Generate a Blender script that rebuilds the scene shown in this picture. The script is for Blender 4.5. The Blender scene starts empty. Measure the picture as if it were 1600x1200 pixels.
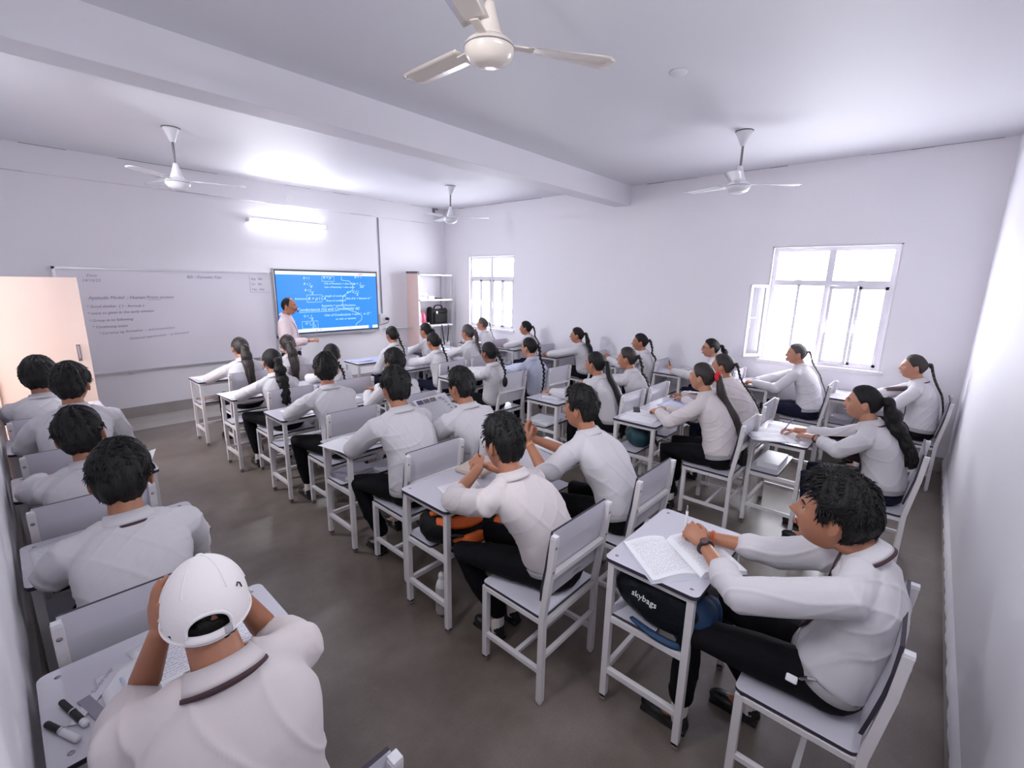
import bpy, bmesh, math, random
import numpy as np
from mathutils import Vector, Matrix
from mathutils.bvhtree import BVHTree
random.seed(7); np.random.seed(7)
S = bpy.context.scene; COL = S.collection; PI = math.pi
V = Vector
# ------------------------------------------------------------------ camera, world, light
CAM_H = 1.92
cam = bpy.data.cameras.new('camera'); camo = bpy.data.objects.new('camera', cam); COL.objects.link(camo)
_yaw, _pit, _rol, _F = 0.84073529, 0.219640534, 0.0192176209, 722.84
_f = V((math.sin(_yaw)*math.cos(_pit), math.cos(_yaw)*math.cos(_pit), -math.sin(_pit)))
_r0 = V((math.cos(_yaw), -math.sin(_yaw), 0)); _u0 = _r0.cross(_f)
_r = math.cos(_rol)*_r0 + math.sin(_rol)*_u0; _u = _r.cross(_f)
camo.matrix_world = Matrix(((_r.x, _u.x, -_f.x, 0), (_r.y, _u.y, -_f.y, 0), (_r.z, _u.z, -_f.z, CAM_H), (0, 0, 0, 1)))
cam.sensor_fit = 'HORIZONTAL'; cam.sensor_width = 36; cam.lens = 36*_F/1600; cam.clip_start = 0.02
S.camera = camo
S.view_settings.view_transform = 'Standard'; S.view_settings.look = 'None'
S.view_settings.gamma = 1; S.view_settings.use_curve_mapping = False
S.view_settings.exposure = 0.68
W = bpy.data.worlds.new('sky'); S.world = W; W.use_nodes = True
_bg = W.node_tree.nodes['Background']; _bg.inputs[0].default_value = (0.90, 0.92, 1.0, 1); _bg.inputs[1].default_value = 12
# the room: x from the left wall to the window wall, y from the back wall to the board wall
XL, XR, YB, YF, ZC = -0.10, 6.55, -0.345, 7.85, 3.31
OPEN = [('R', 0.34, 1.59, 0.98, 2.39), ('R', 5.86, 7.10, 0.98, 2.39),
        ('L', 5.62, 6.42, 0.0, 2.02)]
for i, (side, a, b, z0, z1) in enumerate(OPEN):      # portals guide the daylight through the openings
    l = bpy.data.lights.new('daylight_portal', 'AREA'); l.shape = 'RECTANGLE'; l.size = b-a; l.size_y = z1-z0
    l.cycles.is_portal = True
    o = bpy.data.objects.new('daylight_portal', l); COL.objects.link(o)
    o.location = ((XR+0.235 if side == 'R' else XL-0.235), (a+b)/2, (z0+z1)/2)
    o.rotation_euler = (PI/2, 0, PI/2 if side == 'R' else -PI/2)
def tube_or_fill_lamp(loc, size, power, rot, spread=PI):
    l = bpy.data.lights.new('tube_or_fill_light', 'AREA'); l.shape = 'RECTANGLE'; l.size = size; l.size_y = .05
    l.energy = power; l.color = (0.93, 0.95, 1.0); l.spread = spread
    o = bpy.data.objects.new('tube_or_fill_light', l); COL.objects.link(o); o.location = loc; o.rotation_euler = rot
tube_or_fill_lamp((3.35, YF-.12, 2.74), 1.15, 22, (-PI/2+.3, 0, 0))
tube_or_fill_lamp((1.3, YB+.10, 2.74), 1.15, 8, (PI/2-.5, 0, 0))  # added fill from the back wall, out of view
tube_or_fill_lamp((XL+.10, 5.0, 2.60), 1.15, 34, (0, -PI/2+.55, PI/2*0), 2.1)  # added fill on the left wall to brighten the window wall
tube_or_fill_lamp((XL+.10, 1.3, 2.60), 1.15, 11, (0, -PI/2+.45, 0), 2.1)  # second added fill on the left wall, beside the camera

# ------------------------------------------------------------------ materials
def new_mat(name):
    m = bpy.data.materials.new(name); m.use_nodes = True
    return m, m.node_tree, m.node_tree.nodes['Principled BSDF']
def mat(name, col, rough=.5, metal=0, var=0, scale=8, bump=0, bscale=40, spec=.5, emit=None, estr=0, coat=0, stretch=None, sheen=0, trans=0):
    m, nt, b = new_mat(name)
    b.inputs['Base Color'].default_value = (*col, 1); b.inputs['Roughness'].default_value = rough
    b.inputs['Metallic'].default_value = metal; b.inputs['Specular IOR Level'].default_value = spec
    if coat: b.inputs['Coat Weight'].default_value = coat; b.inputs['Coat Roughness'].default_value = .15
    if sheen: b.inputs['Sheen Weight'].default_value = sheen
    if trans: b.inputs['Transmission Weight'].default_value = trans
    if emit: b.inputs['Emission Color'].default_value = (*emit, 1); b.inputs['Emission Strength'].default_value = estr
    if var or bump:
        tc = nt.nodes.new('ShaderNodeTexCoord'); mp = nt.nodes.new('ShaderNodeMapping')
        nt.links.new(tc.outputs['Object'], mp.inputs[0])
        if stretch: mp.inputs['Scale'].default_value = stretch
    if var:
        n = nt.nodes.new('ShaderNodeTexNoise'); n.inputs['Scale'].default_value = scale; n.inputs['Detail'].default_value = 6
        nt.links.new(mp.outputs[0], n.inputs['Vector'])
        mx = nt.nodes.new('ShaderNodeMix'); mx.data_type = 'RGBA'
        mx.inputs[6].default_value = (*[c*(1-var) for c in col], 1); mx.inputs[7].default_value = (*[min(1, c*(1+var)) for c in col], 1)
        nt.links.new(n.outputs['Fac'], mx.inputs[0]); nt.links.new(mx.outputs[2], b.inputs['Base Color'])
    if bump:
        n = nt.nodes.new('ShaderNodeTexNoise'); n.inputs['Scale'].default_value = bscale; n.inputs['Detail'].default_value = 4
        nt.links.new(mp.outputs[0], n.inputs['Vector'])
        bp = nt.nodes.new('ShaderNodeBump'); bp.inputs['Strength'].default_value = bump; bp.inputs['Distance'].default_value = .01
        nt.links.new(n.outputs['Fac'], bp.inputs['Height']); nt.links.new(bp.outputs[0], b.inputs['Normal'])
    return m
M = {}
M['wall'] = mat('painted_wall', (.87, .85, .89), .62, var=.025, scale=1.1, bump=.12, bscale=14)
M['ceil'] = mat('painted_ceiling', (.78, .77, .815), .6, var=.03, scale=.7, bump=.08, bscale=6)
M['beam'] = mat('painted_beam', (.84, .82, .865), .6, var=.02, scale=1, bump=.08, bscale=8)
M['cement'] = mat('cement_skirting', (.36, .33, .31), .75, var=.2, scale=5, bump=.2)
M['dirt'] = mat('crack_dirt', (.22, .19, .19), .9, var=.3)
M['lam'] = mat('white_laminate', (.62, .605, .675), .22, var=.02, scale=3, bump=.02, bscale=60, spec=.5)
M['edge'] = mat('dark_laminate_edge', (.035, .03, .045), .5)
M['frame'] = mat('cream_painted_steel', (.70, .665, .675), .38, var=.05, scale=12, bump=.04, bscale=50)
M['tip'] = mat('worn_leg_tip', (.25, .21, .2), .7)
M['screw'] = mat('screw_steel', (.35, .34, .36), .35, metal=.8)
M['shirt'] = mat('white_shirt_cotton', (.64, .615, .645), .85, bump=.35, bscale=9, stretch=(1, 1, .55), sheen=.1, var=.015)
M['shirt2'] = mat('cream_shirt_cotton', (.66, .60, .605), .85, bump=.35, bscale=9, stretch=(1, 1, .55), sheen=.1, var=.015)
M['shirt3'] = mat('bluish_shirt_cotton', (.55, .57, .72), .85, bump=.3, bscale=9, stretch=(1, 1, .55), var=.015)
M['teachershirt'] = mat('pinkish_shirt_cotton', (.80, .66, .68), .8, bump=.3, bscale=10, var=.03)
M['trousers'] = mat('black_trouser_cloth', (.005, .005, .007), .8, bump=.4, bscale=14, spec=.15)
M['navy'] = mat('navy_trouser_cloth', (.010, .011, .028), .85, spec=.15, bump=.3, bscale=14)
M['shoe'] = mat('black_shoe_leather', (.012, .011, .012), .35, bump=.1)
M['sock'] = mat('white_sock', (.75, .70, .68), .9, bump=.2, bscale=80)
M['belt'] = mat('grey_belt', (.30, .28, .29), .45)
M['tie'] = mat('maroon_tie', (.055, .022, .03), .7, bump=.1, bscale=150)
M['skin'] = mat('brown_skin', (.43, .185, .105), .48, var=.10, scale=14, bump=.05, bscale=90)
M['skin2'] = mat('light_brown_skin', (.50, .235, .15), .48, var=.08, scale=14, bump=.05, bscale=90)
M['skin3'] = mat('deep_brown_skin', (.24, .095, .062), .48, var=.1, scale=14, bump=.05, bscale=90)
M['hair'] = mat('black_hair', (.008, .0075, .008), .55, spec=.3, var=.4, scale=60, bump=.6, bscale=120, stretch=(1, 1, .25))
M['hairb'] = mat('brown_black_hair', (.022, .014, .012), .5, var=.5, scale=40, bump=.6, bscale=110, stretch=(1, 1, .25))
M['hair_glare'] = mat('glare_paled_hair', (.06, .05, .048), .45, var=.8, scale=16, bump=.6, bscale=110, stretch=(1, 1, .25))  # dark hair paled in its colour to stand in for window glare
M['eye'] = mat('eye_white', (.45, .42, .40), .3); M['iris'] = mat('dark_iris', (.01, .006, .005), .1)
M['lips'] = mat('lip_skin', (.34, .10, .085), .4); M['red'] = mat('red_scrunchie', (.75, .02, .03), .8, bump=.5, bscale=60)
M['ribbon'] = mat('white_ribbon', (.8, .8, .84), .7); M['cap'] = mat('white_cap_cloth', (.84, .80, .80), .8, bump=.1, bscale=200)
M['gold'] = mat('thread_orange', (.65, .14, .05), .7); M['glass_frame'] = mat('spectacle_frame', (.02, .02, .02), .3)
M['watch'] = mat('watch_leather', (.03, .018, .018), .4); M['watchface'] = mat('watch_dial', (.12, .07, .07), .12, spec=1)
M['steel'] = mat('steel', (.6, .6, .62), .25, metal=1)
M['paper'] = mat('white_paper', (.85, .85, .88), .8, var=.02, scale=20)
M['cream'] = mat('cream_door_paint', (.86, .70, .62), .5, var=.05, scale=3, bump=.05)
M['winframe'] = mat('grey_window_steel', (.80, .78, .84), .45, var=.06, scale=10)
M['reveal'] = mat('window_reveal_plaster', (.80, .77, .80), .7, var=.03)
M['board'] = mat('whiteboard_enamel', (.84, .81, .88), .28, var=.02, scale=1.5)
M['alu'] = mat('aluminium_trim', (.72, .71, .74), .3, metal=.7)
M['ink'] = mat('marker_ink', (.38, .32, .45), .7)
M['tvframe'] = mat('screen_bezel', (.03, .03, .035), .3); M['tvsilver'] = mat('screen_silver_edge', (.5, .5, .52), .3, metal=.5)
M['blue'] = mat('screen_blue', (.0, .02, .1), .25, emit=(.028, .21, .93), estr=.92)
M['bluebar'] = mat('screen_toolbar', (.1, .1, .1), .25, emit=(.70, .80, 1.0), estr=.85)
M['bluewr'] = mat('screen_writing', (.1, .1, .1), .25, emit=(.45, .72, 1.0), estr=.85)
M['scrred'] = mat('screen_red', (.1, 0, 0), .25, emit=(1, .2, .25), estr=.8)
M['fan'] = mat('cream_fan_enamel', (.74, .66, .58), .18, var=.03, spec=.7); M['fanw'] = mat('white_fan_enamel', (.80, .79, .83), .25)
M['fanrod'] = mat('fan_rod_grey', (.22, .20, .22), .4)
M['dark'] = mat('matte_black', (.015, .015, .018), .6, bump=.1); M['black_cloth'] = mat('black_bag_nylon', (.004, .004, .005), .6, spec=.25, bump=.5, bscale=25)
M['orange'] = mat('orange_bag_panel', (.85, .16, .03), .6, bump=.3, bscale=30)
M['navybag'] = mat('navy_bag_nylon', (.004, .006, .011), .6, spec=.25, bump=.5, bscale=22); M['bluebag'] = mat('blue_bag_panel', (.006, .04, .11), .6, bump=.5, bscale=25)
M['teal'] = mat('teal_bag_nylon', (.010, .052, .075), .6, bump=.6, bscale=22)
M['pipe'] = mat('white_conduit', (.62, .60, .63), .5); M['greypipe'] = mat('grey_conduit', (.25, .24, .26), .5)
M['peach'] = mat('peach_card_side', (.74, .55, .50), .7, var=.05); M['rack'] = mat('white_rack_steel', (.74, .73, .77), .4)
M['rackdark'] = mat('rack_dark_edge', (.12, .10, .12), .5); M['pink'] = mat('pink_plastic', (.90, .18, .30), .4)
M['bottle'] = mat('steel_bottle', (.55, .52, .50), .4, metal=.3); M['bottlecap'] = mat('bottle_cap_white', (.78, .76, .76), .35)
M['tubeglow'] = mat('tube_light_glow', (.9, .9, .9), .4, emit=(.93, .95, 1.0), estr=9)
M['cover1'] = mat('grey_book_cover', (.30, .28, .34), .5, var=.2); M['cover2'] = mat('brown_book_cover', (.30, .20, .16), .5, var=.2)
M['cover3'] = mat('pale_blue_cover', (.60, .63, .80), .4); M['brownpaper'] = mat('beige_cloth_cover', (.55, .46, .40), .8, bump=.4, bscale=14)
M['plasticclear'] = mat('clear_plastic_ruler', (.66, .64, .70), .1, spec=.8)
M['purple'] = mat('purple_pen', (.12, .08, .35), .3)

def floor_mat():
    m, nt, b = new_mat('polished_concrete_floor'); N, L = nt.nodes, nt.links
    tc = N.new('ShaderNodeTexCoord')
    n1 = N.new('ShaderNodeTexNoise'); n1.inputs['Scale'].default_value = 1.6; n1.inputs['Detail'].default_value = 8; n1.inputs['Roughness'].default_value = .62
    n2 = N.new('ShaderNodeTexNoise'); n2.inputs['Scale'].default_value = 120; n2.inputs['Detail'].default_value = 3
    for n in (n1, n2): L.new(tc.outputs['Object'], n.inputs['Vector'])
    r = N.new('ShaderNodeValToRGB'); r.color_ramp.elements[0].position = .32; r.color_ramp.elements[0].color = (.125, .094, .076, 1)
    r.color_ramp.elements[1].position = .70; r.color_ramp.elements[1].color = (.27, .228, .20, 1)
    L.new(n1.outputs['Fac'], r.inputs[0])
    mx = N.new('ShaderNodeMix'); mx.data_type = 'RGBA'; mx.blend_type = 'MULTIPLY'; mx.inputs[0].default_value = .35
    L.new(r.outputs[0], mx.inputs[6]); L.new(n2.outputs['Fac'], mx.inputs[7]); L.new(mx.outputs[2], b.inputs['Base Color'])
    rr = N.new('ShaderNodeMapRange'); rr.inputs[3].default_value = .22; rr.inputs[4].default_value = .48
    L.new(n1.outputs['Fac'], rr.inputs[0]); L.new(rr.outputs[0], b.inputs['Roughness'])
    bp = N.new('ShaderNodeBump'); bp.inputs['Strength'].default_value = .12; bp.inputs['Distance'].default_value = .01
    L.new(n1.outputs['Fac'], bp.inputs['Height']); L.new(bp.outputs[0], b.inputs['Normal'])
    b.inputs['Specular IOR Level'].default_value = .6
    return m
M['floor'] = floor_mat()
def page_mat(name, lines=26, col=(.84, .84, .88), ink=(.35, .33, .40), margin=.1):
    """paper with rows of small print, in object space of a page (x across 0..1 by w, y down)"""
    m, nt, b = new_mat(name); N, L = nt.nodes, nt.links
    tc = N.new('ShaderNodeTexCoord'); sep = N.new('ShaderNodeSeparateXYZ'); L.new(tc.outputs['UV'], sep.inputs[0])
    def mth(op, a, bb=None):
        n = N.new('ShaderNodeMath'); n.operation = op
        if isinstance(a, (int, float)): n.inputs[0].default_value = a
        else: L.new(a, n.inputs[0])
        if bb is not None:
            if isinstance(bb, (int, float)): n.inputs[1].default_value = bb
            else: L.new(bb, n.inputs[1])
        return n.outputs[0]
    row = mth('MULTIPLY', sep.outputs[1], lines); fr = mth('FRACT', row)
    a = mth('GREATER_THAN', fr, .35); c = mth('LESS_THAN', fr, .68)
    mp = N.new('ShaderNodeMapping'); mp.inputs['Scale'].default_value = (34, lines, 1); L.new(tc.outputs['UV'], mp.inputs[0])
    wn = N.new('ShaderNodeTexNoise'); wn.inputs['Scale'].default_value = 1.0; L.new(mp.outputs[0], wn.inputs['Vector'])
    w = mth('GREATER_THAN', wn.outputs['Fac'], .47)
    x0 = mth('GREATER_THAN', sep.outputs[0], margin); x1 = mth('LESS_THAN', sep.outputs[0], 1-margin)
    y0 = mth('GREATER_THAN', sep.outputs[1], margin*.8); y1 = mth('LESS_THAN', sep.outputs[1], 1-margin*.8)
    f = a
    for g in (c, w, x0, x1, y0, y1): f = mth('MULTIPLY', f, g)
    mx = N.new('ShaderNodeMix'); mx.data_type = 'RGBA'; mx.inputs[6].default_value = (*col, 1); mx.inputs[7].default_value = (*ink, 1)
    L.new(f, mx.inputs[0]); L.new(mx.outputs[2], b.inputs['Base Color']); b.inputs['Roughness'].default_value = .75
    return m
M['print'] = page_mat('printed_page', 30, ink=(.55, .53, .60)); M['hand'] = page_mat('handwritten_page', 18, ink=(.52, .50, .64)); M['news'] = page_mat('news_page', 44, (.66, .65, .68), (.42, .42, .46), .06)
M['bluepage'] = page_mat('bluish_page', 20, (.66, .70, .90), (.45, .48, .7))
def glass_mat():
    m, nt, b = new_mat('window_glass'); N, L = nt.nodes, nt.links
    t = N.new('ShaderNodeBsdfTransparent'); g = N.new('ShaderNodeBsdfGlossy'); g.inputs['Roughness'].default_value = .02
    mx = N.new('ShaderNodeMixShader'); mx.inputs[0].default_value = .03; L.new(t.outputs[0], mx.inputs[1]); L.new(g.outputs[0], mx.inputs[2])
    L.new(mx.outputs[0], N['Material Output'].inputs[0]); return m
M['glass'] = glass_mat()

# ------------------------------------------------------------------ mesh helpers
class MB:
    def __init__(s): s.v = []; s.f = []; s.m = []; s.uv = {}
    def add(s, vs, fs, mi=0):
        k = len(s.v); s.v += [tuple(v) for v in vs]; s.f += [tuple(i+k for i in f) for f in fs]; s.m += [mi]*len(fs); return s
    def box(s, x0, x1, y0, y1, z0, z1, mi=0):
        vs = [(x, y, z) for z in (z0, z1) for y in (y0, y1) for x in (x0, x1)]
        return s.add(vs, [(0, 2, 3, 1), (4, 5, 7, 6), (0, 1, 5, 4), (2, 6, 7, 3), (0, 4, 6, 2), (1, 3, 7, 5)], mi)
    def loft(s, rings, mi=0, closed=True, caps=True):
        n = len(rings[0]); vs = [p for r in rings for p in r]; fs = []
        for i in range(len(rings)-1):
            for j in range(n if closed else n-1):
                a, b = i*n+j, i*n+(j+1) % n; fs.append((a, b, b+n, a+n))
        if caps and closed: fs.append(tuple(range(n-1, -1, -1))); k = (len(rings)-1)*n; fs.append(tuple(range(k, k+n)))
        return s.add(vs, fs, mi)
    def tube(s, pts, rad, seg=12, mi=0, flat=None, round_caps=True):
        pts = [V(p) for p in pts]; 
        if not hasattr(rad, '__len__'): rad = [rad]*len(pts)
        rad = list(rad)
        if round_caps:
            d0 = (pts[0]-pts[1]).normalized(); d1 = (pts[-1]-pts[-2]).normalized()
            P, R = [], []
            for a in (1., .85, .5): P.append(pts[0]+d0*rad[0]*a*.9); R.append(rad[0]*math.sqrt(max(0.02, 1-a*a)))
            P += pts; R += rad
            for a in (.5, .85, 1.): P.append(pts[-1]+d1*rad[-1]*a*.9); R.append(rad[-1]*math.sqrt(max(0.02, 1-a*a)))
            pts, rad = P, R
        rings = []; nrm = None
        for i, p in enumerate(pts):
            t = (pts[min(i+1, len(pts)-1)]-pts[max(i-1, 0)]).normalized()
            if nrm is None:
                nrm = V((1, 0, 0)) if abs(t.x) < .8 else V((0, 1, 0))
            nrm = (nrm-t*nrm.dot(t)).normalized(); b = t.cross(nrm)
            fx = flat or (1, 1)
            rings.append([p+nrm*math.cos(a)*rad[i]*fx[0]+b*math.sin(a)*rad[i]*fx[1] for a in [2*PI*j/seg for j in range(seg)]])
        return s.loft(rings, mi)
    def ell(s, c, r, seg=16, rg=10, R=None, mi=0):
        c = V(c); rings = []
        for i in range(rg+1):
            th = PI*(i+.001)/(rg+.002)
            ring = []
            for j in range(seg):
                a = 2*PI*j/seg; p = V((r[0]*math.sin(th)*math.cos(a), r[1]*math.sin(th)*math.sin(a), -r[2]*math.cos(th)))
                ring.append(c+(R@p if R else p))
            rings.append(ring)
        return s.loft(rings, mi)
    def slab(s, x0, x1, y0, y1, z0, z1, rc=.03, top=0, side=1, n=4):
        """flat board with rounded corners; its thin edge has its own material"""
        pts = []
        for cx, cy, a0 in ((x1-rc, y1-rc, 0), (x0+rc, y1-rc, PI/2), (x0+rc, y0+rc, PI), (x1-rc, y0+rc, 3*PI/2)):
            for k in range(n+1): a = a0+PI/2*k/n; pts.append((cx+rc*math.cos(a), cy+rc*math.sin(a)))
        m = len(pts); vs = [(x, y, z0) for x, y in pts]+[(x, y, z1) for x, y in pts]
        s.add(vs, [tuple(range(m-1, -1, -1)), tuple(range(m, 2*m))], top); k = len(s.v)-2*m
        for j in range(m): s.f.append((k+j, k+(j+1) % m, k+m+(j+1) % m, k+m+j)); s.m.append(side)
        return s
    def xf(s, mtx):
        s.v = [tuple(mtx @ V(v)) for v in s.v]; return s
    def mesh(s, name, mats, smooth=False):
        me = bpy.data.meshes.new(name); me.from_pydata(s.v, [], s.f)
        for m in (mats if isinstance(mats, (list, tuple)) else [mats]): me.materials.append(m)
        me.polygons.foreach_set('material_index', s.m)
        if smooth: me.polygons.foreach_set('use_smooth', [True]*len(s.f))
        me.update(); return me
    def build(s, name, mats, parent=None, smooth=False, bevel=0, auto=False):
        o = bpy.data.objects.new(name, s.mesh(name, mats, smooth)); COL.objects.link(o); o.parent = parent
        if bevel:
            b = o.modifiers.new('bevel', 'BEVEL'); b.width = bevel; b.segments = 2; b.limit_method = 'ANGLE'
        return o
def link(name, me, parent=None):
    o = bpy.data.objects.new(name, me); COL.objects.link(o); o.parent = parent; return o
def tag(o, label, cat, group=None, kind=None):
    o['label'] = label; o['category'] = cat
    if group: o['group'] = group
    if kind: o['kind'] = kind
    return o
def struct(o):
    o['kind'] = 'structure'; return o
def empty(name, loc, label=None, cat=None, group=None, rz=0):
    o = bpy.data.objects.new(name, None); COL.objects.link(o); o.location = loc; o.rotation_euler = (0, 0, rz); o.empty_display_size = .1
    if label: tag(o, label, cat, group)
    return o
def copy_tree(o, parent=None):
    c = o.copy(); COL.objects.link(c); c.parent = parent
    for ch in list(o.children): copy_tree(ch, c)
    return c
def clamp(x, a=0., b=1.): return max(a, min(b, x))
def sst(a, b, x): t = clamp((x-a)/(b-a)); return t*t*(3-2*t)

_rn = np.random.RandomState(3); _DIR = _rn.normal(size=(24, 3)); _DIR /= np.linalg.norm(_DIR, axis=1)[:, None]; _PH = _rn.rand(24)*6.28
def nz(P, fr, k0=0, n=6):
    r = np.zeros(len(P))
    for i in range(n): r += np.sin(P@_DIR[(k0+i) % 24]*fr*(1+.31*i)+_PH[(k0+i*3) % 24])/(1+.25*i)
    return r/n*1.8
def voxel(mb, size, name, mats, it=4, disp=None, fac=.5):
    """one continuous surface grown from the overlapping volumes in mb"""
    me = mb.mesh(name+'_raw', mats); o = bpy.data.objects.new('temp', me); COL.objects.link(o)
    r = o.modifiers.new('r', 'REMESH'); r.mode = 'VOXEL'; r.voxel_size = size; r.use_smooth_shade = True
    if it: s = o.modifiers.new('s', 'SMOOTH'); s.factor = fac; s.iterations = it
    dg = bpy.context.evaluated_depsgraph_get(); dg.update()
    out = bpy.data.meshes.new_from_object(o.evaluated_get(dg)); out.name = name
    bpy.data.objects.remove(o); bpy.data.meshes.remove(me)
    out.materials.clear()
    for m in (mats if isinstance(mats, (list, tuple)) else [mats]): out.materials.append(m)
    n = len(out.vertices); co = np.empty(n*3); out.vertices.foreach_get('co', co); co = co.reshape(-1, 3)
    if disp:
        no = np.empty(n*3); out.vertices.foreach_get('normal', no); no = no.reshape(-1, 3)
        co = co+no*disp(co, no)[:, None]; out.vertices.foreach_set('co', co.ravel())
    out.polygons.foreach_set('use_smooth', [True]*len(out.polygons)); out.update()
    return out
def fold_fn(amp, seed=0, fr=26):
    """cloth folds: long warped ridges, stronger low on the torso and in the sleeve bends"""
    def g(P, N):
        w = nz(P, 8, seed, 4)*2.4
        a = P@_DIR[(seed+5) % 24]; d = np.array([.82, .22, .42]); d2 = np.array([-.62, .30, .66])
        r1 = 1-np.abs(np.sin(P@d*fr*.8+w*1.1)); r2 = 1-np.abs(np.sin(P@d2*fr+w*1.5+1.3))
        m = .35+.65*np.clip(nz(P, 6, seed+7, 3)+.3, 0, 1)
        return amp*((r1**4)*m+(r2**4)*(1-m)*.8-.2)
    return g
def text_mesh(txt, size, name, m, depth=.0008, shear=.25, align='LEFT'):
    c = bpy.data.curves.new('t', 'FONT'); c.body = txt; c.size = size; c.shear = shear; c.extrude = depth; c.align_x = align; c.resolution_u = 2
    o = bpy.data.objects.new('t', c); COL.objects.link(o)
    dg = bpy.context.evaluated_depsgraph_get(); dg.update()
    me = bpy.data.meshes.new_from_object(o.evaluated_get(dg)); me.name = name
    bpy.data.objects.remove(o); bpy.data.curves.remove(c); me.materials.clear(); me.materials.append(m)
    return me
def join_meshes(name, items, mats):
    """items: (mesh, matrix, material index)"""
    mb = MB()
    for me, mt, mi in items:
        mb.add([mt @ v.co for v in me.vertices], [tuple(p.vertices) for p in me.polygons], mi)
    return mb.mesh(name, mats)

# ------------------------------------------------------------------ the room
def wall_x(name, x0, x1, ya, yb, holes, m):
    mb = MB(); ys = ya
    for (a, b, z0, z1) in sorted(holes):
        mb.box(x0, x1, ys, a, 0, ZC, 0)
        if z0 > 0: mb.box(x0, x1, a, b, 0, z0)
        mb.box(x0, x1, a, b, z1, ZC); ys = b
    mb.box(x0, x1, ys, yb, 0, ZC); return struct(mb.build(name, m))
wall_x('wall_right', XR, XR+.22, YB-.2, YF+.2, [h[1:] for h in OPEN if h[0] == 'R'], M['wall'])
wall_x('wall_left', XL-.22, XL, YB-.2, YF+.2, [h[1:] for h in OPEN if h[0] == 'L'], M['wall'])
struct(MB().box(XL-.22, XR+.22, YF, YF+.2, 0, ZC).build('wall_front', M['wall']))
struct(MB().box(XL-.22, XR+.22, YB-.2, YB, 0, ZC).build('wall_back', M['wall']))
struct(MB().box(XL-.3, XR+.3, YB-.3, YF+.3, -.1, 0).build('floor', M['floor']))
struct(MB().box(XL-.3, XR+.3, YB-.3, YF+.3, ZC, ZC+.12).build('ceiling', M['ceil']))
struct(MB().box(XL, XR, 3.58, 3.84, 3.035, ZC+.01).build('trim_1', M['beam'], bevel=.006))       # ceiling beam
# shallow beam along the board wall, corner post, skirting
struct(MB().box(XL, 6.25, YF-.06, YF+.01, 3.01, ZC+.01).build('trim_2', M['beam'], bevel=.004))
struct(MB().box(XL, XR, YF-.015, YF+.01, 0, .15).box(0.3, XR, YF-.70, YF-.01, -.01, .004).build('baseboard_front', M['cement']))
struct(MB().box(XR-.012, XR+.01, YB, YF, 0, .16).build('baseboard_right', M['cement']))
struct(MB().box(XL, XR, YB-.01, YB+.012, 0, .11).build('baseboard_back', M['cement']))
struct(MB().box(XL-.01, XL+.012, YB, 5.6, 0, .12).build('baseboard_left', M['cement']))
mb = MB(); n = 220; rings = []       # uneven lower lip of the plaster above the back skirting
for i in range(n+1):
    x = XL+(XR-XL)*i/n; d = .008*math.sin(i*.9)*math.sin(i*.37)+.003*random.random(); e = .003*random.random()
    rings.append([V((x, YB-.005, .105)), V((x, YB+.016+d*.5+e, .110+e)), V((x, YB+.020+d*.6, .125)), V((x, YB+.012, .17+d)), V((x, YB-.005, .21))])
struct(mb.loft(rings, closed=False).build('trim_3', M['wall'], smooth=True))
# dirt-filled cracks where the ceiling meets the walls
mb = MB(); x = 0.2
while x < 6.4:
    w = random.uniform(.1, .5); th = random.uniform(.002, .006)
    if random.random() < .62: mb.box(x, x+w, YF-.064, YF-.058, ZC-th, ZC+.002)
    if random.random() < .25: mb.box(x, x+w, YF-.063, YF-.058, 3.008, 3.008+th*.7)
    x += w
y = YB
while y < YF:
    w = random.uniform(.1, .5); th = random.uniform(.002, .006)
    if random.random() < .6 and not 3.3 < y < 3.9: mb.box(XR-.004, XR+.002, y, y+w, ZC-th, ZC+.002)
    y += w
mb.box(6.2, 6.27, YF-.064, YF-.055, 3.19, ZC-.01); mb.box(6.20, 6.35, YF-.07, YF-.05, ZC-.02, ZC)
struct(mb.build('trim_4', M['dirt']))

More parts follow.
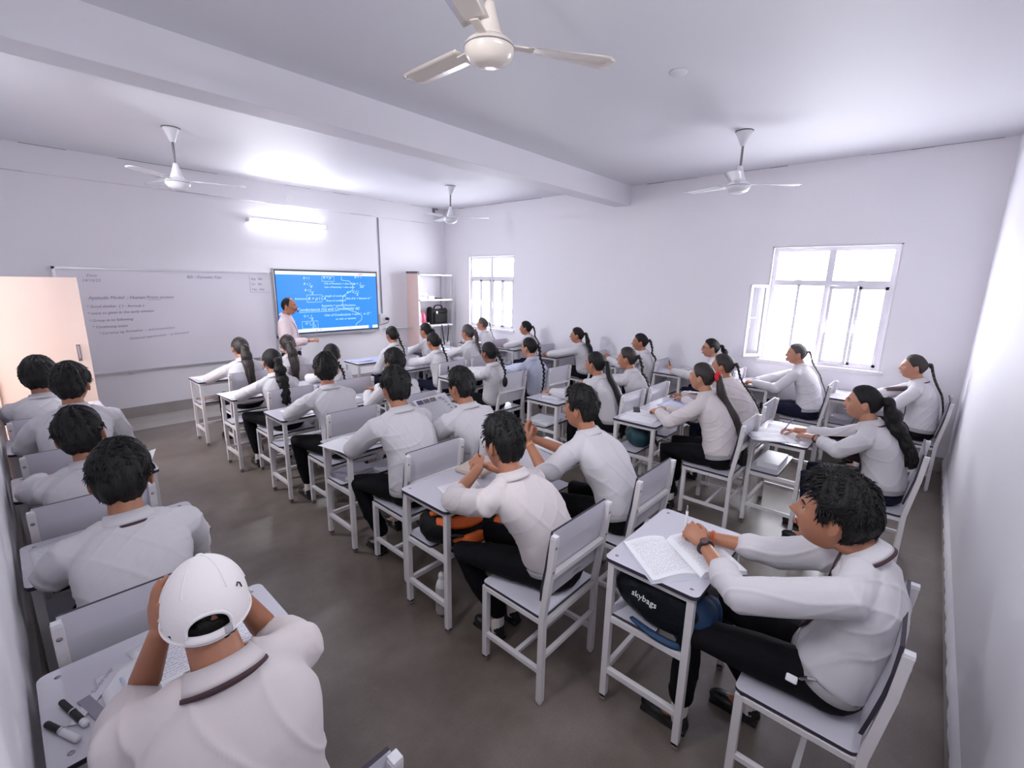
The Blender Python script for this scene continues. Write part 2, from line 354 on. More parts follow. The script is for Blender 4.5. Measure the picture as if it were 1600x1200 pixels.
def window(n, y0, y1, z0, z1, opened):
    r = struct(empty('window_%d' % n, (XR, (y0+y1)/2, z0))); h = (y1-y0)/2; H = z1-z0; x = .05; fw = .045; th = .045
    yy = lambda a, b: (a-.0, b+.0)
    mb = MB()
    mb.box(.0, x+th, -h, -h+.02, 0, H).box(.0, x+th, h-.02, h, 0, H).box(0, x+th, -h, h, H-.02, H).box(-.035, x+th, -h-.03, h+.03, -.025, .018)
    o = mb.build('window_reveal', M['reveal'], r, bevel=.003)
    f = MB(); zr = H*.695
    for k, bx in enumerate(((-h+.012, -h+.02+fw, .012, H-.012), (h-.02-fw, h-.012, .012, H-.012), (-h+.02+fw, h-.02-fw, H-.02-fw, H-.012), (-h+.02+fw, h-.02-fw, .012, .015+fw), (-h+.02+fw, h-.02-fw, zr-.032, zr+.032), (-.034, .034, .015+fw, zr-.032), (-.034, .034, zr+.032, H-.02-fw))):
        f.box(x, x+th, *bx)
    for s in (-1, 1): f.box(x-.005, x+.01, s*h*.5-.004, s*h*.5+.004, zr+.02, zr+.14); f.tube([(x, s*h*.5-.05, zr+.027), (x-.006, s*h*.5, zr+.034), (x, s*h*.5+.05, zr+.027)], .006, 6)
    f.build('window_frame', M['winframe'], r)
    for a, b in ((-h+.05, -.03), (.03, h-.05)): MB().box(x+.02, x+.024, a, b, zr+.02, H-.05).build('pane', M['glass'], r)
    # four casements below the rail; y grows towards the board wall
    def leaf(yh, w, ang, frosted=False):
        l = MB(); a = .034; hh = zr-.03-.05
        l.box(0, .025, 0, a, 0, hh).box(0, .025, w-a, w, 0, hh).box(0, .025, 0, w, 0, a).box(0, .025, 0, w, hh-a, hh)
        lo = l.build('casement', M['winframe'], r, bevel=.002); lo.location = (x-.004, yh, .05); lo.rotation_euler = (0, 0, ang)
        MB().box(.010, .014, a, w-a, a, hh-a).build('pane', M['glass'], lo)
        k = MB().tube([(-.01, w-.012, hh*.52), (-.03, w-.012, hh*.52), (-.03, w-.012+.0, hh*.52-.10)], .006, 6)
        k.tube([(-.02, w-.012, hh*.55), (-.02, w-.11, hh*.55)], .004, 6).build('latch', M['winframe'], lo)
        return lo
    q = (h-.05-.028)/2
    leaf(-h+.055, q, 0.0); leaf(-.028, -q, 0.0) if False else None
    leaf(-h+.055+q+.006, q-.006, opened[0])
    if len(opened) > 1 and opened[1]:
        lo = leaf(h-.02, q, opened[1]); lo.location.x = -.015                     # swung right back against the wall
        b = MB().box(x+.0, x+.03, .03+q-.02, .03+q+.01, 0, zr-.02); b.build('mullion', M['winframe'], r)
    else:
        leaf(.03, q, 0); leaf(.03+q+.004, q-.006, 0)
    g = MB()
    for i in range(1, 9): g.tube([(.17, -h+2*h*i/9, 0), (.17, -h+2*h*i/9, H)], .004, 6)
    return r
window(1, 0.34, 1.59, .98, 2.39, (.12, 1.05))
window(2, 5.86, 7.10, .98, 2.39, (0,))

# cream door leaf swung out from the left wall, parallel to the board wall
d = struct(empty('door_1', (XL, 6.46, 0)))
MB().box(0.0, .71, -.018, .018, .02, 1.87).build('door_leaf', M['cream'], d, bevel=.004)
MB().tube([(.625, -.018, 1.05), (.625, -.05, 1.06), (.625, -.05, 1.17), (.625, -.018, 1.18)], .006, 8).box(.61, .64, -.022, -.016, 1.03, 1.20).build('door_handle', M['steel'], d)
mb = MB(); mb.box(-.22, .02, -.88, -.84, 0, 2.06).box(-.22, .02, -.04, 0, 0, 2.06).box(-.22, .02, -.88, 0, 2.02, 2.06); mb.build('door_frame', M['cream'], d)

struct(MB().box(XL-2.2, XL-.22, 3.0, YF+1.5, 2.45, 2.87).box(XL-2.2, XL-2.05, 3.0, YF+1.5, 0, 1.75).box(XL-2.2, XL-.22, 2.9, 3.0, 0, 2.87).box(XL-2.2, XL-.22, YF+1.4, YF+1.5, 0, 2.87).box(XL-2.2, XL-.22, 3.0, YF+1.5, -.1, 0).build('doorway_light_baffle', M['cream']))   # unseen enclosure added outside the doorway to cut and warm its light
# whiteboard with handwriting
wb = empty('whiteboard', (1.83, YF, .65), 'long white writing board with faint dark handwriting, mounted left of the blue screen', 'whiteboard')
MB().box(-1.27, 1.17, -.022, 0, 0, 1.31).build('board_panel', M['board'], wb)
mb = MB(); mb.box(-1.30, 1.18, -.034, 0, 1.305, 1.335).box(-1.30, 1.18, -.034, 0, -.02, .012).box(-1.30, -1.27, -.034, 0, -.02, 1.335).box(1.165, 1.19, -.034, 0, -.02, 1.335)
mb.box(-.74, -.70, -.045, 0, -.045, -.0).box(.9, .94, -.045, 0, -.045, 0); mb.build('board_frame', M['alu'], wb, bevel=.003)
RX = Matrix.Rotation(PI/2, 4, 'X')
def writing(parent, lines, m, name='handwriting', y=-.024, depth=.0006):
    for t, x, z, size, rot in lines:
        o = link(name, text_mesh(t, size, name, m, depth), parent)
        o.matrix_local = Matrix.Translation((x, y, z)) @ Matrix.Rotation(-rot, 4, 'Y') @ RX
writing(wb, [('8th - Dynamic Test', .05, 1.22, .055, 0), ('Date', -1.0, 1.22, .05, 0), ('14/10/23', -1.05, 1.16, .05, 0),
    ('Aptitude Model  : Human Prism section', -1.02, .945, .055, .0), ('* Good thinker  ( 1 - formula )', -1.05, .84, .046, 0),
    ('* many to given in the early minister', -1.05, .755, .046, .02), ('* Group in to following', -1.05, .665, .046, .01),
    ('* Continuing exam', -1.03, .585, .046, 0), ('* Currency eg. formation  :- and presentation', -.98, .50, .044, .04),
    ('Divisional opportunities  : as illustrated', -.68, .415, .042, .06), ('Eng   8th', .88, 1.21, .045, 0), ('Sci   9th', .88, 1.13, .045, 0), ('Mat  10th', .88, 1.05, .045, 0)], M['ink'])
MB().box(.86, 1.14, -.0235, -.022, 1.02, 1.024).box(.86, .863, -.0235, -.022, 1.02, 1.27).box(-.42, -.28, -.0235, -.022, .928, .932).build('ruled_line', M['ink'], wb)

# interactive screen
tv = empty('interactive_screen', (3.94, YF-.02, .975), 'large wall screen showing blue page of white handwritten physics formulas', 'screen')
MB().box(-.915, .915, -.065, 0, 0, 1.055).build('screen_body', M['tvframe'], tv, bevel=.006)
mb = MB(); mb.box(-.925, .925, -.07, -.0, -.035, .008).box(-.925, -.912, -.07, 0, -.035, 1.065).box(.912, .925, -.07, 0, -.035, 1.065).box(-.925, .925, -.07, 0, 1.05, 1.065).box(.55, .85, -.075, -.03, -.05, -.03)
mb.build('silver_edge', M['tvsilver'], tv, bevel=.003)
MB().box(-.893, .893, -.0675, -.06, .03, 1.03).build('display', M['blue'], tv)
MB().box(-.893, .893, -.069, -.066, .975, 1.03).build('toolbar', M['bluebar'], tv)
MB().box(-.893, .70, -.069, -.066, .035, .088).box(.78, .89, -.069, -.066, .035, .088).build('toolbar', M['bluebar'], tv)
MB().box(.54, .62, -.0705, -.066, .995, 1.012).box(-.30, -.28, -.0705, -.066, .05, .07).box(-.23, -.21, -.0705, -.066, .05, .07).box(.32, .34, -.0705, -.066, .05, .07).build('toolbar_button', M['scrred'], tv)
writing(tv, [('R \u221d l', -.46, .905, .055, 0), ('R \u221d 1', -.46, .81, .055, 0), ('A', -.35, .765, .05, 0), ('R \u221d l', -.45, .71, .055, 0), ('A', -.34, .655, .05, 0),
    ('R = \u03c1 l / A', -.405, .565, .072, 0), ('Resistance', -.62, .575, .045, 0), ('length of conductor', -.10, .615, .048, 0), ('Area of conductor', -.09, .535, .048, 0),
    ('Resistivity = specific Resistance', -.18, .450, .05, 0), ('Conductance (G) and Conductivity (\u03ba)', -.60, .385, .072, 0),
    ('G =  1', -.50, .285, .055, 0), ('R', -.375, .225, .055, 0), ('G =  A', -.48, .165, .055, 0), ('\u03c1 l', -.36, .11, .055, 0),
    ('Unit of Conductance = ohm\u207b\u00b9  or \u2126\u207b\u00b9', -.14, .285, .058, 0), ('or mho or siemens', .06, .215, .05, 0),
    ('R = \u03c1', -.12, .915, .06, 0), ('Unit of Resistance = ohm or \u2126', -.11, .825, .044, 0), ('Unit of Resistivity = ohm metre', -.11, .765, .044, 0),
    ('R =  l', .46, .935, .06, 0), ('\u03ba =  l', .44, .82, .062, 0), ('RA', .56, .765, .055, 0), ('\u03ba = G \u00d7 l', .30, .68, .06, 0), ('A', .48, .625, .055, 0), ('Unit of \u03ba = Siemen m\u207b\u00b9', .26, .565, .055, 0)],
    M['bluewr'], 'screen_writing', -.0682, .0008)
def stroke(pts, r=.0028): return [(x, -.0685, z) for x, z in pts]
mb = MB()
cur = [(.22, .955), (.22, .90), (.36, .88), (.42, .80), (.40, .72), (.28, .66), (.22, .60), (.21, .50), (.25, .42), (.38, .36), (.50, .32), (.57, .26), (.55, .19), (.46, .13), (.44, .08)]
def catm(P, n=6):
    P = [V(p) if len(p) == 3 else V((*p, 0)) for p in P]; out = []
    for i in range(len(P)-1):
        a, b, c, d2 = P[max(i-1, 0)], P[i], P[i+1], P[min(i+2, len(P)-1)]
        for k in range(n):
            t = k/n; out.append(.5*((2*b)+(c-a)*t+(2*a-5*b+4*c-d2)*t*t+(3*b-a-3*c+d2)*t**3))
    return out+[P[-1]]
mb.tube([(p.x, -.0685, p.y) for p in catm([(a, b) for a, b in cur])], .0035, 6)
for x0, x1, z0, z1 in ((-.42, -.16, .53, .65), (-.53, -.26, .095, .215), (-.14, .08, .875, .955)):
    mb.tube(stroke([(x0, z0), (x1, z0), (x1, z1), (x0, z1), (x0, z0)]), .0028, 5)
for a in ([(-.56, .365), (.14, .372)], [(-.41, .268), (-.33, .268)], [(-.40, .150), (-.31, .150)], [(.55, .81), (.66, .81)], [(.45, .668), (.53, .668)], [(-.37, .80), (-.30, .80)], [(-.37, .70), (-.29, .70)], [(-.155, .63), (-.115, .63)]):
    mb.tube(stroke(a), .0028, 5)
mb.build('screen_line', M['bluewr'], tv)

# tube light, conduits, socket, shelf rack
tl = empty('tube_light', (3.345, YF-.0, 2.74), 'glowing fluorescent tube light on the wall above the blue screen', 'lamp')
MB().box(-.60, .60, -.045, 0, -.012, .03).build('batten', M['rack'], tl, bevel=.004)
MB().tube([(-.57, -.075, -.01), (.57, -.075, -.01)], .018, 12).build('tube', M['tubeglow'], tl)
for s in (-1, 1): MB().box(s*.60-.012, s*.60+.012, -.09, 0, -.03, .02).build('end_cap', M['rack'], tl)
for (loc, rz, nm) in (((1.3, YB, 2.78), PI, 'unseen tube light added as fill, high on the back wall behind the camera'), ((XL, 5.0, 2.66), PI/2, 'unseen tube light added as fill on the left wall near the doorway'), ((XL, 1.3, 2.66), PI/2, 'unseen tube light added as fill on the left wall beside the camera')):  # fixtures made up for the added fill lamps, all out of view
    t2 = empty('tube_light', loc, nm, 'lamp', None, rz)
    MB().box(-.60, .60, -.045, 0, -.012, .03).build('batten', M['rack'], t2, bevel=.004)
    MB().tube([(-.57, -.07, .01), (.57, -.07, .01)], .014, 12).build('tube', M['tubeglow'], t2)
mb = MB(); mb.tube([(0, 0, 0), (0, -.02, 0)], .055, 16, round_caps=False)
o = mb.build('junction_box', M['wall']); o.location = (3.37, YF-.06, 3.12); tag(o, 'small round white junction box on the beam above the tube light', 'junction box')
cd = MB().tube([(4.98, YF-.012, 3.0), (4.985, YF-.012, 1.9), (4.99, YF-.012, 1.27)], .009, 8).build('conduit', M['greypipe']); tag(cd, 'thin dark vertical wiring conduit on the wall right of the blue screen', 'conduit')
sk = empty('wall_socket', (5.0, YF, 1.13), 'white wall socket with a black plug at lower right of the blue screen', 'socket')
MB().box(-.08, .09, -.035, 0, -.05, .12).build('socket_plate', M['rack'], sk, bevel=.006)
MB().tube([(.06, -.03, .03), (.06, -.09, .03)], .028, 12).build('plug', M['dark'], sk)
MB().tube(catm([(.06, -.09, .02), (.05, -.11, -.03), (-.04, -.07, -.07), (-.13, -.06, -.08), (-.16, -.05, -.06)]), .005, 6).build('cord', M['dark'], sk)
cp = MB().tube([(5.03, YF-.03, .965), (5.5, YF-.2, .98), (5.62, YF-.25, .985)], .016, 8).build('conduit', M['pipe']); tag(cp, 'cream horizontal pipe running from the board wall to the steel rack', 'conduit')
rk = empty('steel_rack', (6.0, 7.45, 0), 'tall white open steel rack in the corner with pale peach side panel', 'rack')
x0, x1, y0, y1, zt = -.44, .42, -.0, .36, 2.02
for (px, py) in ((x0, y0), (x1, y0), (x0, y1), (x1, y1)):
    MB().box(px-.004, px+.036 if px < 0 else px+.004, py, py+.004, 0, zt+.02).box(px-.004, px+.0, py, py+.036, 0, zt+.02).build('upright', M['rack'], rk)
for z in (zt, 1.53, 1.02, .52, .10): MB().box(x0, x1, y0, y1, z-.035, z).build('shelf', M['rack'], rk, bevel=.003)
MB().box(x0-.012, x0-.006, y0-.0, y1+.0, .35, zt+.01).build('side_panel', M['peach'], rk)
MB().box(x0-.02, x0+.02, y0-.01, y1, zt, zt+.04).box(x0+.02, x1-.1, y0+.1, y1, zt, zt+.012).build('side_panel_top', M['rackdark'], rk)  # dark strip and thin dark sheet along the rack top
def thing_at(mb, name, mats, loc, label, cat, group=None, rz=0, **k):
    o = mb.build(name, mats, **k); o.location = loc; o.rotation_euler = (0, 0, rz); return tag(o, label, cat, group)
for i, (dx, z, w, nm) in enumerate(((-.30, 1.53, .2, 'white box file lying lowest on the upper rack shelf'), (-.30, 1.60, .2, 'white box file lying on another on the upper rack shelf'), (-.11, 1.53, .17, 'small white box beside the box files on the upper rack shelf'))):
    b = MB().box(-w/2, w/2, -.12, .12, 0, .062); b.box(-w/2, -w/2+.012, -.123, -.12, .0, .062, 1)
    thing_at(b, 'box_file', [M['paper'], M['dark']], (6.0+dx, 7.6, z+.0006), nm, 'box', bevel=.003)
thing_at(MB().box(-.09, .09, -.1, .1, 0, .02), 'notebook', M['dark'], (6.12, 7.62, 1.531), 'thin dark notebook lying on the upper rack shelf', 'book')
b = MB(); b.slab(-.10, .10, -.09, .09, 0, .004, .01)
rings = [[V((-.06+.05*math.cos(a)*s, .05*math.sin(a)*s, z)) for a in [2*PI*j/16 for j in range(16)]] for z, s in ((0, 1), (.08, 1.02), (.15, .9), (.19, .45), (.22, .4))]
thing_at(MB().loft(rings), 'plastic_bottle', M['pink'], (5.80, 7.55, 1.062), 'pink plastic bottle on the middle rack shelf', 'bottle', smooth=True)
thing_at(MB().loft([[V((.035*math.cos(a)*s, .035*math.sin(a)*s, z)) for a in [2*PI*j/16 for j in range(16)]] for z, s in ((0, 1), (.10, 1.02), (.16, .8), (.2, .4))]), 'plastic_bottle', mat('pale_pink', (.85, .50, .58), .4), (5.66, 7.55, 1.062), 'pale pink plastic bottle behind others on middle rack shelf', 'bottle', smooth=True)
thing_at(MB().box(-.13, .13, -.11, .11, 0, .04), 'box_file', M['paper'], (5.72, 7.6, 1.021), 'flat white box under the pink bottles on the rack', 'box', bevel=.003)
bg = empty('laptop_bag', (6.15, 7.62, 1.021), 'black laptop bag with handle, straps hanging off the rack shelf', 'bag')
me = voxel(MB().box(-.21, .21, -.08, .08, .0, .30).box(-.15, .17, -.11, -.05, .02, .22).tube([(-.19, 0, .02), (-.19, 0, .29)], .07, 10).tube([(.19, 0, .02), (.19, 0, .27)], .06, 10), .012, 'bag_body', M['black_cloth'], 6, fold_fn(.008, 2)); link('bag_body', me, bg)
MB().tube(catm([(-.10, -.02, .29), (-.09, -.03, .36), (.0, -.03, .38), (.09, -.03, .36), (.10, -.02, .29)]), .013, 8, flat=(1, 1.5)).build('handle', M['dark'], bg, smooth=True)
for sx in (-.02, .13): MB().tube(catm([(sx, -.10, .03), (sx+.0, -.17, -.02), (sx+.01, -.19, -.20), (sx+.05, -.18, -.42)] if sx < 0 else [(sx, -.10, .03), (sx+.02, -.17, -.02), (sx-.0, -.19, -.18), (sx-.02, -.18, -.36)]), .012, 6, flat=(1.4, .35)).build('strap', M['dark'], bg)
MB().box(-.12, -.09, -.125, -.11, .22, .26).build('buckle', M['steel'], bg)
for i, z in enumerate((.521, .571, .616)):
    thing_at(MB().box(-.16+.01*i, .16, -.13, .12-.01*i, 0, .043-.004*i), 'paper_stack', M['paper'], (6.2, 7.6, z), ('lowest', 'middle', 'top')[i]+' stack of loose papers on the lower right rack shelf', 'papers', bevel=.006)
# ceiling fans
def fan(loc, rot, near, label):
    r = empty('ceiling_fan', loc, label, 'fan', None, rot); drop = ZC-loc[2]; mm = M['fan'] if near else M['fanw']
    def lathe(prof, seg=32): return MB().loft([[V((rr*math.cos(a), rr*math.sin(a), z)) for a in [2*PI*j/seg for j in range(seg)]] for rr, z in prof])
    lathe([(.001, -.075), (.05, -.072), (.085, -.058), (.105, -.03), (.108, -.012), (.108, .0), (.10, .012), (.07, .03), (.055, .035)]).build('motor', mm, r, smooth=True)
    lathe([(.109, -.011), (.1105, -.008), (.109, -.005)]).build('motor_ring', M['fanrod'], r, smooth=True)
    lathe([(.06, .03), (.055, .05), (.035, .11), (.022, .16), (.018, .17)]).build('lower_canopy', mm, r, smooth=True)
    lathe([(.011, .15), (.011, drop-.08)], 12).build('down_rod', M['fanrod'], r, smooth=True)
    lathe([(.016, drop-.13), (.022, drop-.125), (.045, drop-.07), (.072, drop-.015), (.075, drop-.004)]).build('upper_canopy', mm, r, smooth=True)
    lathe([(.078, drop-.006), (.078, drop-.0005)]).build('ceiling_ring', M['dark'], r)
    for k in range(3):
        a = 2*PI*k/3; R = Matrix.Rotation(a, 4, 'Z'); rings = []
        for i in range(13):
            t = i/12; x = .17+.42*t; w = .055+.020*t-(.04*max(0, t-.9)/.1 if t > .9 else 0); tw = .22*(1-t)
            ring = []
            for (u, v) in ((-1, 0), (-.5, .004), (0, .005), (.5, .004), (1, 0), (.5, .002), (0, .003), (-.5, .002)): ring.append(R@V((x, u*w*math.cos(tw)+.015*t, .012+u*w*math.sin(tw)+v)))
            rings.append(ring)
        b = MB().loft(rings).build('blade', M['fanw'] if not near else mm, r, smooth=True)
        MB().box(.08, .20, -.018, .018, .008, .014).xf(R).build('bracket', mm, b)
    return r
fan((1.60, 1.60, 2.90), 1.52, True, 'cream ceiling fan closest to the camera, at top centre')
fan((4.90, 1.56, 2.84), -.86, False, 'white ceiling fan hanging beside the large right-hand window')
fan((1.42, 5.79, 2.82), -.35, False, 'white ceiling fan hanging above the whiteboard at left')
fan((4.94, 5.76, 2.84), -.86, False, 'small far ceiling fan near the steel rack corner')
o = MB().loft([[V((rr*math.cos(a), rr*math.sin(a), z)) for a in [2*PI*j/24 for j in range(24)]] for rr, z in ((.045, -.012), (.055, -.006), (.058, 0))]).build('ceiling_cover_plate', M['ceil'], smooth=True)
o.location = (3.33, 1.53, ZC); tag(o, 'small round cover plate on the bare ceiling between two fans', 'cover plate')

# ------------------------------------------------------------------ desks and chairs
DW, DD, DH = .62, .41, .75
def leg_mb(x, y, h, t=.015):
    b = MB(); rings = []
    for z, k in ((0, .55), (.008, 1), (.035, 1)): rings.append([V((x+sx*t*k, y+sy*t*k, z)) for sx, sy in ((-1, -1), (1, -1), (1, 1), (-1, 1))])
    b.loft(rings, 1); b.loft([[V((x+sx*t, y+sy*t, z)) for sx, sy in ((-1, -1), (1, -1), (1, 1), (-1, 1))] for z in (.02, h)]); return b
def make_desk():                                  # origin on the floor at the near left corner
    r = empty('school_desk', (0, 0, 0))
    top = MB().slab(0, DW, 0, DD, DH-.017, DH, .028).build('desktop', [M['lam'], M['edge']], r, bevel=.0015)
    for x in (.045, DW-.045):
        for y in (.04, DD-.04):
            s = link('screw', MB().ell((0, 0, 0), (.008, .008, .003), 10, 4).mesh('screw', M['screw'], True) if 'screw' not in bpy.data.meshes else bpy.data.meshes['screw'], top); s.location = (x, y, DH)
    for x in (.03, DW-.03):
        for y in (.03, DD-.03): leg_mb(x, y, DH-.017).build('leg', [M['frame'], M['tip']], r, bevel=.002)
    f = MB(); t = .012
    for z in (DH-.032, .445, .17):
        for x in (.03, DW-.03): f.box(x-t, x+t, .03, DD-.03, z-.014, z+.014)
    for z in (DH-.032,): f.box(.03, DW-.03, .03-t, .03+t, z-.014, z+.014)
    for z in (DH-.032, .445, .17): f.box(.03, DW-.03, DD-.03-t, DD-.03+t, z-.014, z+.014)
    f.box(.03, DW-.03, .195, .215, .43, .452); f.build('frame_rail', M['frame'], r, bevel=.002)
    MB().slab(.03, DW-.03, .17, DD-.02, .459, .473, .02).build('book_shelf', [M['lam'], M['edge']], r)
    return r
def make_chair():                                 # origin on the floor under the middle of the seat; back towards -y
    r = empty('school_chair', (0, 0, 0)); w, d = .215, .19
    MB().slab(-w+.005, w-.005, -d+.01, d+.01, .438, .453, .025).build('seat', [M['lam'], M['edge']], r, bevel=.0015)
    for s in (-1, 1):
        leg_mb(s*(w-.015), d-.012, .436).build('front_leg', [M['frame'], M['tip']], r, bevel=.002)
        t = .0145; x = s*(w-.0); pr = [(-d+.0, .02), (-d, .46), (-d-.035, .72), (-d-.048, .875)]; rings = [[V((x+a*t*.55, -d+b*t*.55, 0)) for a, b in ((-1, -1), (1, -1), (1, 1), (-1, 1))]]
        rings += [[V((x+a*t, y+b*t, z)) for a, b in ((-1, -1), (1, -1), (1, 1), (-1, 1))] for y, z in pr]
        p = MB().loft(rings).build('rear_post', M['frame'], r, bevel=.002)
        MB().box(x-.013, x+.013, -d-.063, -d-.035, .868, .884).build('post_cap', M['rack'], p, bevel=.002)
        q = link('screw', bpy.data.meshes['screw'], p); q.location = (x-s*.0, -d-.059, .83); q.rotation_euler = (PI/2+.1, 0, 0)
        q = link('screw', bpy.data.meshes['screw'], p); q.location = (x, -d-.048, .71); q.rotation_euler = (PI/2+.1, 0, 0)
    f = MB(); t = .011
    for s in (-1, 1): f.box(s*(w-.012)-t, s*(w-.012)+t, -d, d-.01, .412, .436).box(s*(w-.012)-t, s*(w-.012)+t, -d, d-.01, .15, .174)
    f.box(-w+.01, w-.01, d-.012-t, d-.012+t, .412, .436).box(-w+.01, w-.01, -d-t, -d+t, .412, .436).box(-w+.01, w-.01, -.02-t, -.02+t, .152, .172).box(-w+.01, w-.01, -d-t, -d+t, .24, .262)
    f.build('frame_rail', M['frame'], r, bevel=.002)
    MB().box(-w, w, -d-.045, -d-.018, .668, .692).build('cross_bar', M['frame'], r, bevel=.002)
    # back board: bent laminate sheet in front of the posts
    pts = []; wd = w+.012; prof = [(-d+.018, .535), (-d+.004, .62), (-d-.014, .72), (-d-.024, .80), (-d-.030, .893)]
    b = MB(); fr = []; bk = []
    for i, (y, z) in enumerate(prof):
        ins = .015 if i in (0, len(prof)-1) else 0
        fr.append([V((x, y+.006, z)) for x in (-wd+ins, 0, wd-ins)]); bk.append([V((x, y-.006, z)) for x in (-wd+ins, 0, wd-ins)])
    n = len(prof); vs = [p for row in fr for p in row]+[p for row in bk for p in row]; k = 3*n; fs = []; ms = []
    for i in range(n-1):
        for j in (0, 1): a = i*3+j; b.m += [0, 0]; fs += [(a, a+1, a+4, a+3), (k+a+1, k+a, k+a+3, k+a+4)]
        fs += [(k+i*3, i*3, i*3+3, k+i*3+3), (i*3+2, k+i*3+2, k+i*3+5, i*3+5)]; b.m += [1, 1]
    for j in (0, 1): fs += [(j+1, j, k+j, k+j+1), (k-3+j, k-2+j, 2*k-2+j, 2*k-3+j)]; b.m += [1, 1]
    b.v = [tuple(p) for p in vs]; b.f = fs; b.build('backrest', [M['lam'], M['edge']], r, smooth=False)
    return r
DESK0 = make_desk(); CHAIR0 = make_chair(); _used = {'d': False, 'c': False}
def put(kind, proto, loc, label, cat, group, rz=0):
    o = copy_tree(proto) if _used[kind] else proto; _used[kind] = True
    o.location = loc; o.rotation_euler = (0, 0, rz); return tag(o, label, cat, group)

# ------------------------------------------------------------------ people
def head_pts(seg, rg):
    """unit directions -> shaped head surface, returned as rings from chin to crown (local: x right, y forward, z up)"""
    out = []
    for i in range(rg+1):
        th = PI*(i+.02)/(rg+.04); ring = []
        for j in range(seg):
            a = 2*PI*j/seg; d = V((math.sin(th)*math.sin(a), math.sin(th)*math.cos(a), -math.cos(th)))
            ring.append((d, head_surf(d)))
        out.append(ring)
    return out
def head_surf(d):
    x, y, z = d; k = 1/math.sqrt((x/.074)**2+(y/.094)**2+(z/.114)**2); x *= k; y *= k; z *= k
    t = clamp(-z/.114)
    x *= 1-.30*t**1.4; y *= (1-.03*t) if y > 0 else (1-.42*t)
    if z > 0: x *= 1+.06*math.sin(min(1, z/.09)*PI)
    if y > 0:
        if z < -.03: y += .010*sst(.03, .10, -z)
        e = math.exp
        nose = .026*e(-(x/.011)**2)*e(-((z+.022)/.013)**2)+.013*e(-(x/.008)**2)*e(-((z+.002)/.018)**2)+.008*e(-((abs(x)-.012)/.007)**2)*e(-((z+.027)/.008)**2)
        y += nose+.005*e(-((z-.028)/.010)**2)*e(-(x/.045)**2)
        y -= .010*e(-((abs(x)-.031)/.014)**2)*e(-((z-.006)/.011)**2)
        y += .008*e(-(x/.021)**2)*(e(-((z+.052)/.005)**2)+e(-((z+.064)/.005)**2))-.003*e(-(x/.02)**2)*e(-((z+.058)/.003)**2)
        y += .009*e(-(x/.020)**2)*e(-((z+.094)/.014)**2)+.004*e(-((abs(x)-.043)/.018)**2)*e(-((z+.028)/.022)**2)
    return V((x, y, z))
HAIRLINES = {'boy': [(0, .066), (30, .064), (52, .050), (66, .020), (76, -.012), (86, -.010), (92, .018), (108, .014), (122, -.035), (140, -.078), (180, -.088)],
             'girl': [(0, .070), (30, .064), (52, .046), (68, .020), (80, .000), (92, .012), (108, .006), (122, -.030), (140, -.060), (180, -.072)],
             'bald': [(0, .118), (30, .112), (50, .095), (66, .050), (78, -.005), (86, -.005), (94, .018), (108, .012), (122, -.03), (140, -.06), (180, -.07)]}
def hairline(kind, az):
    H = HAIRLINES[kind]
    for (a0, z0), (a1, z1) in zip(H, H[1:]):
        if az <= a1: return z0+(z1-z0)*(az-a0)/(a1-a0)
    return H[-1][1]
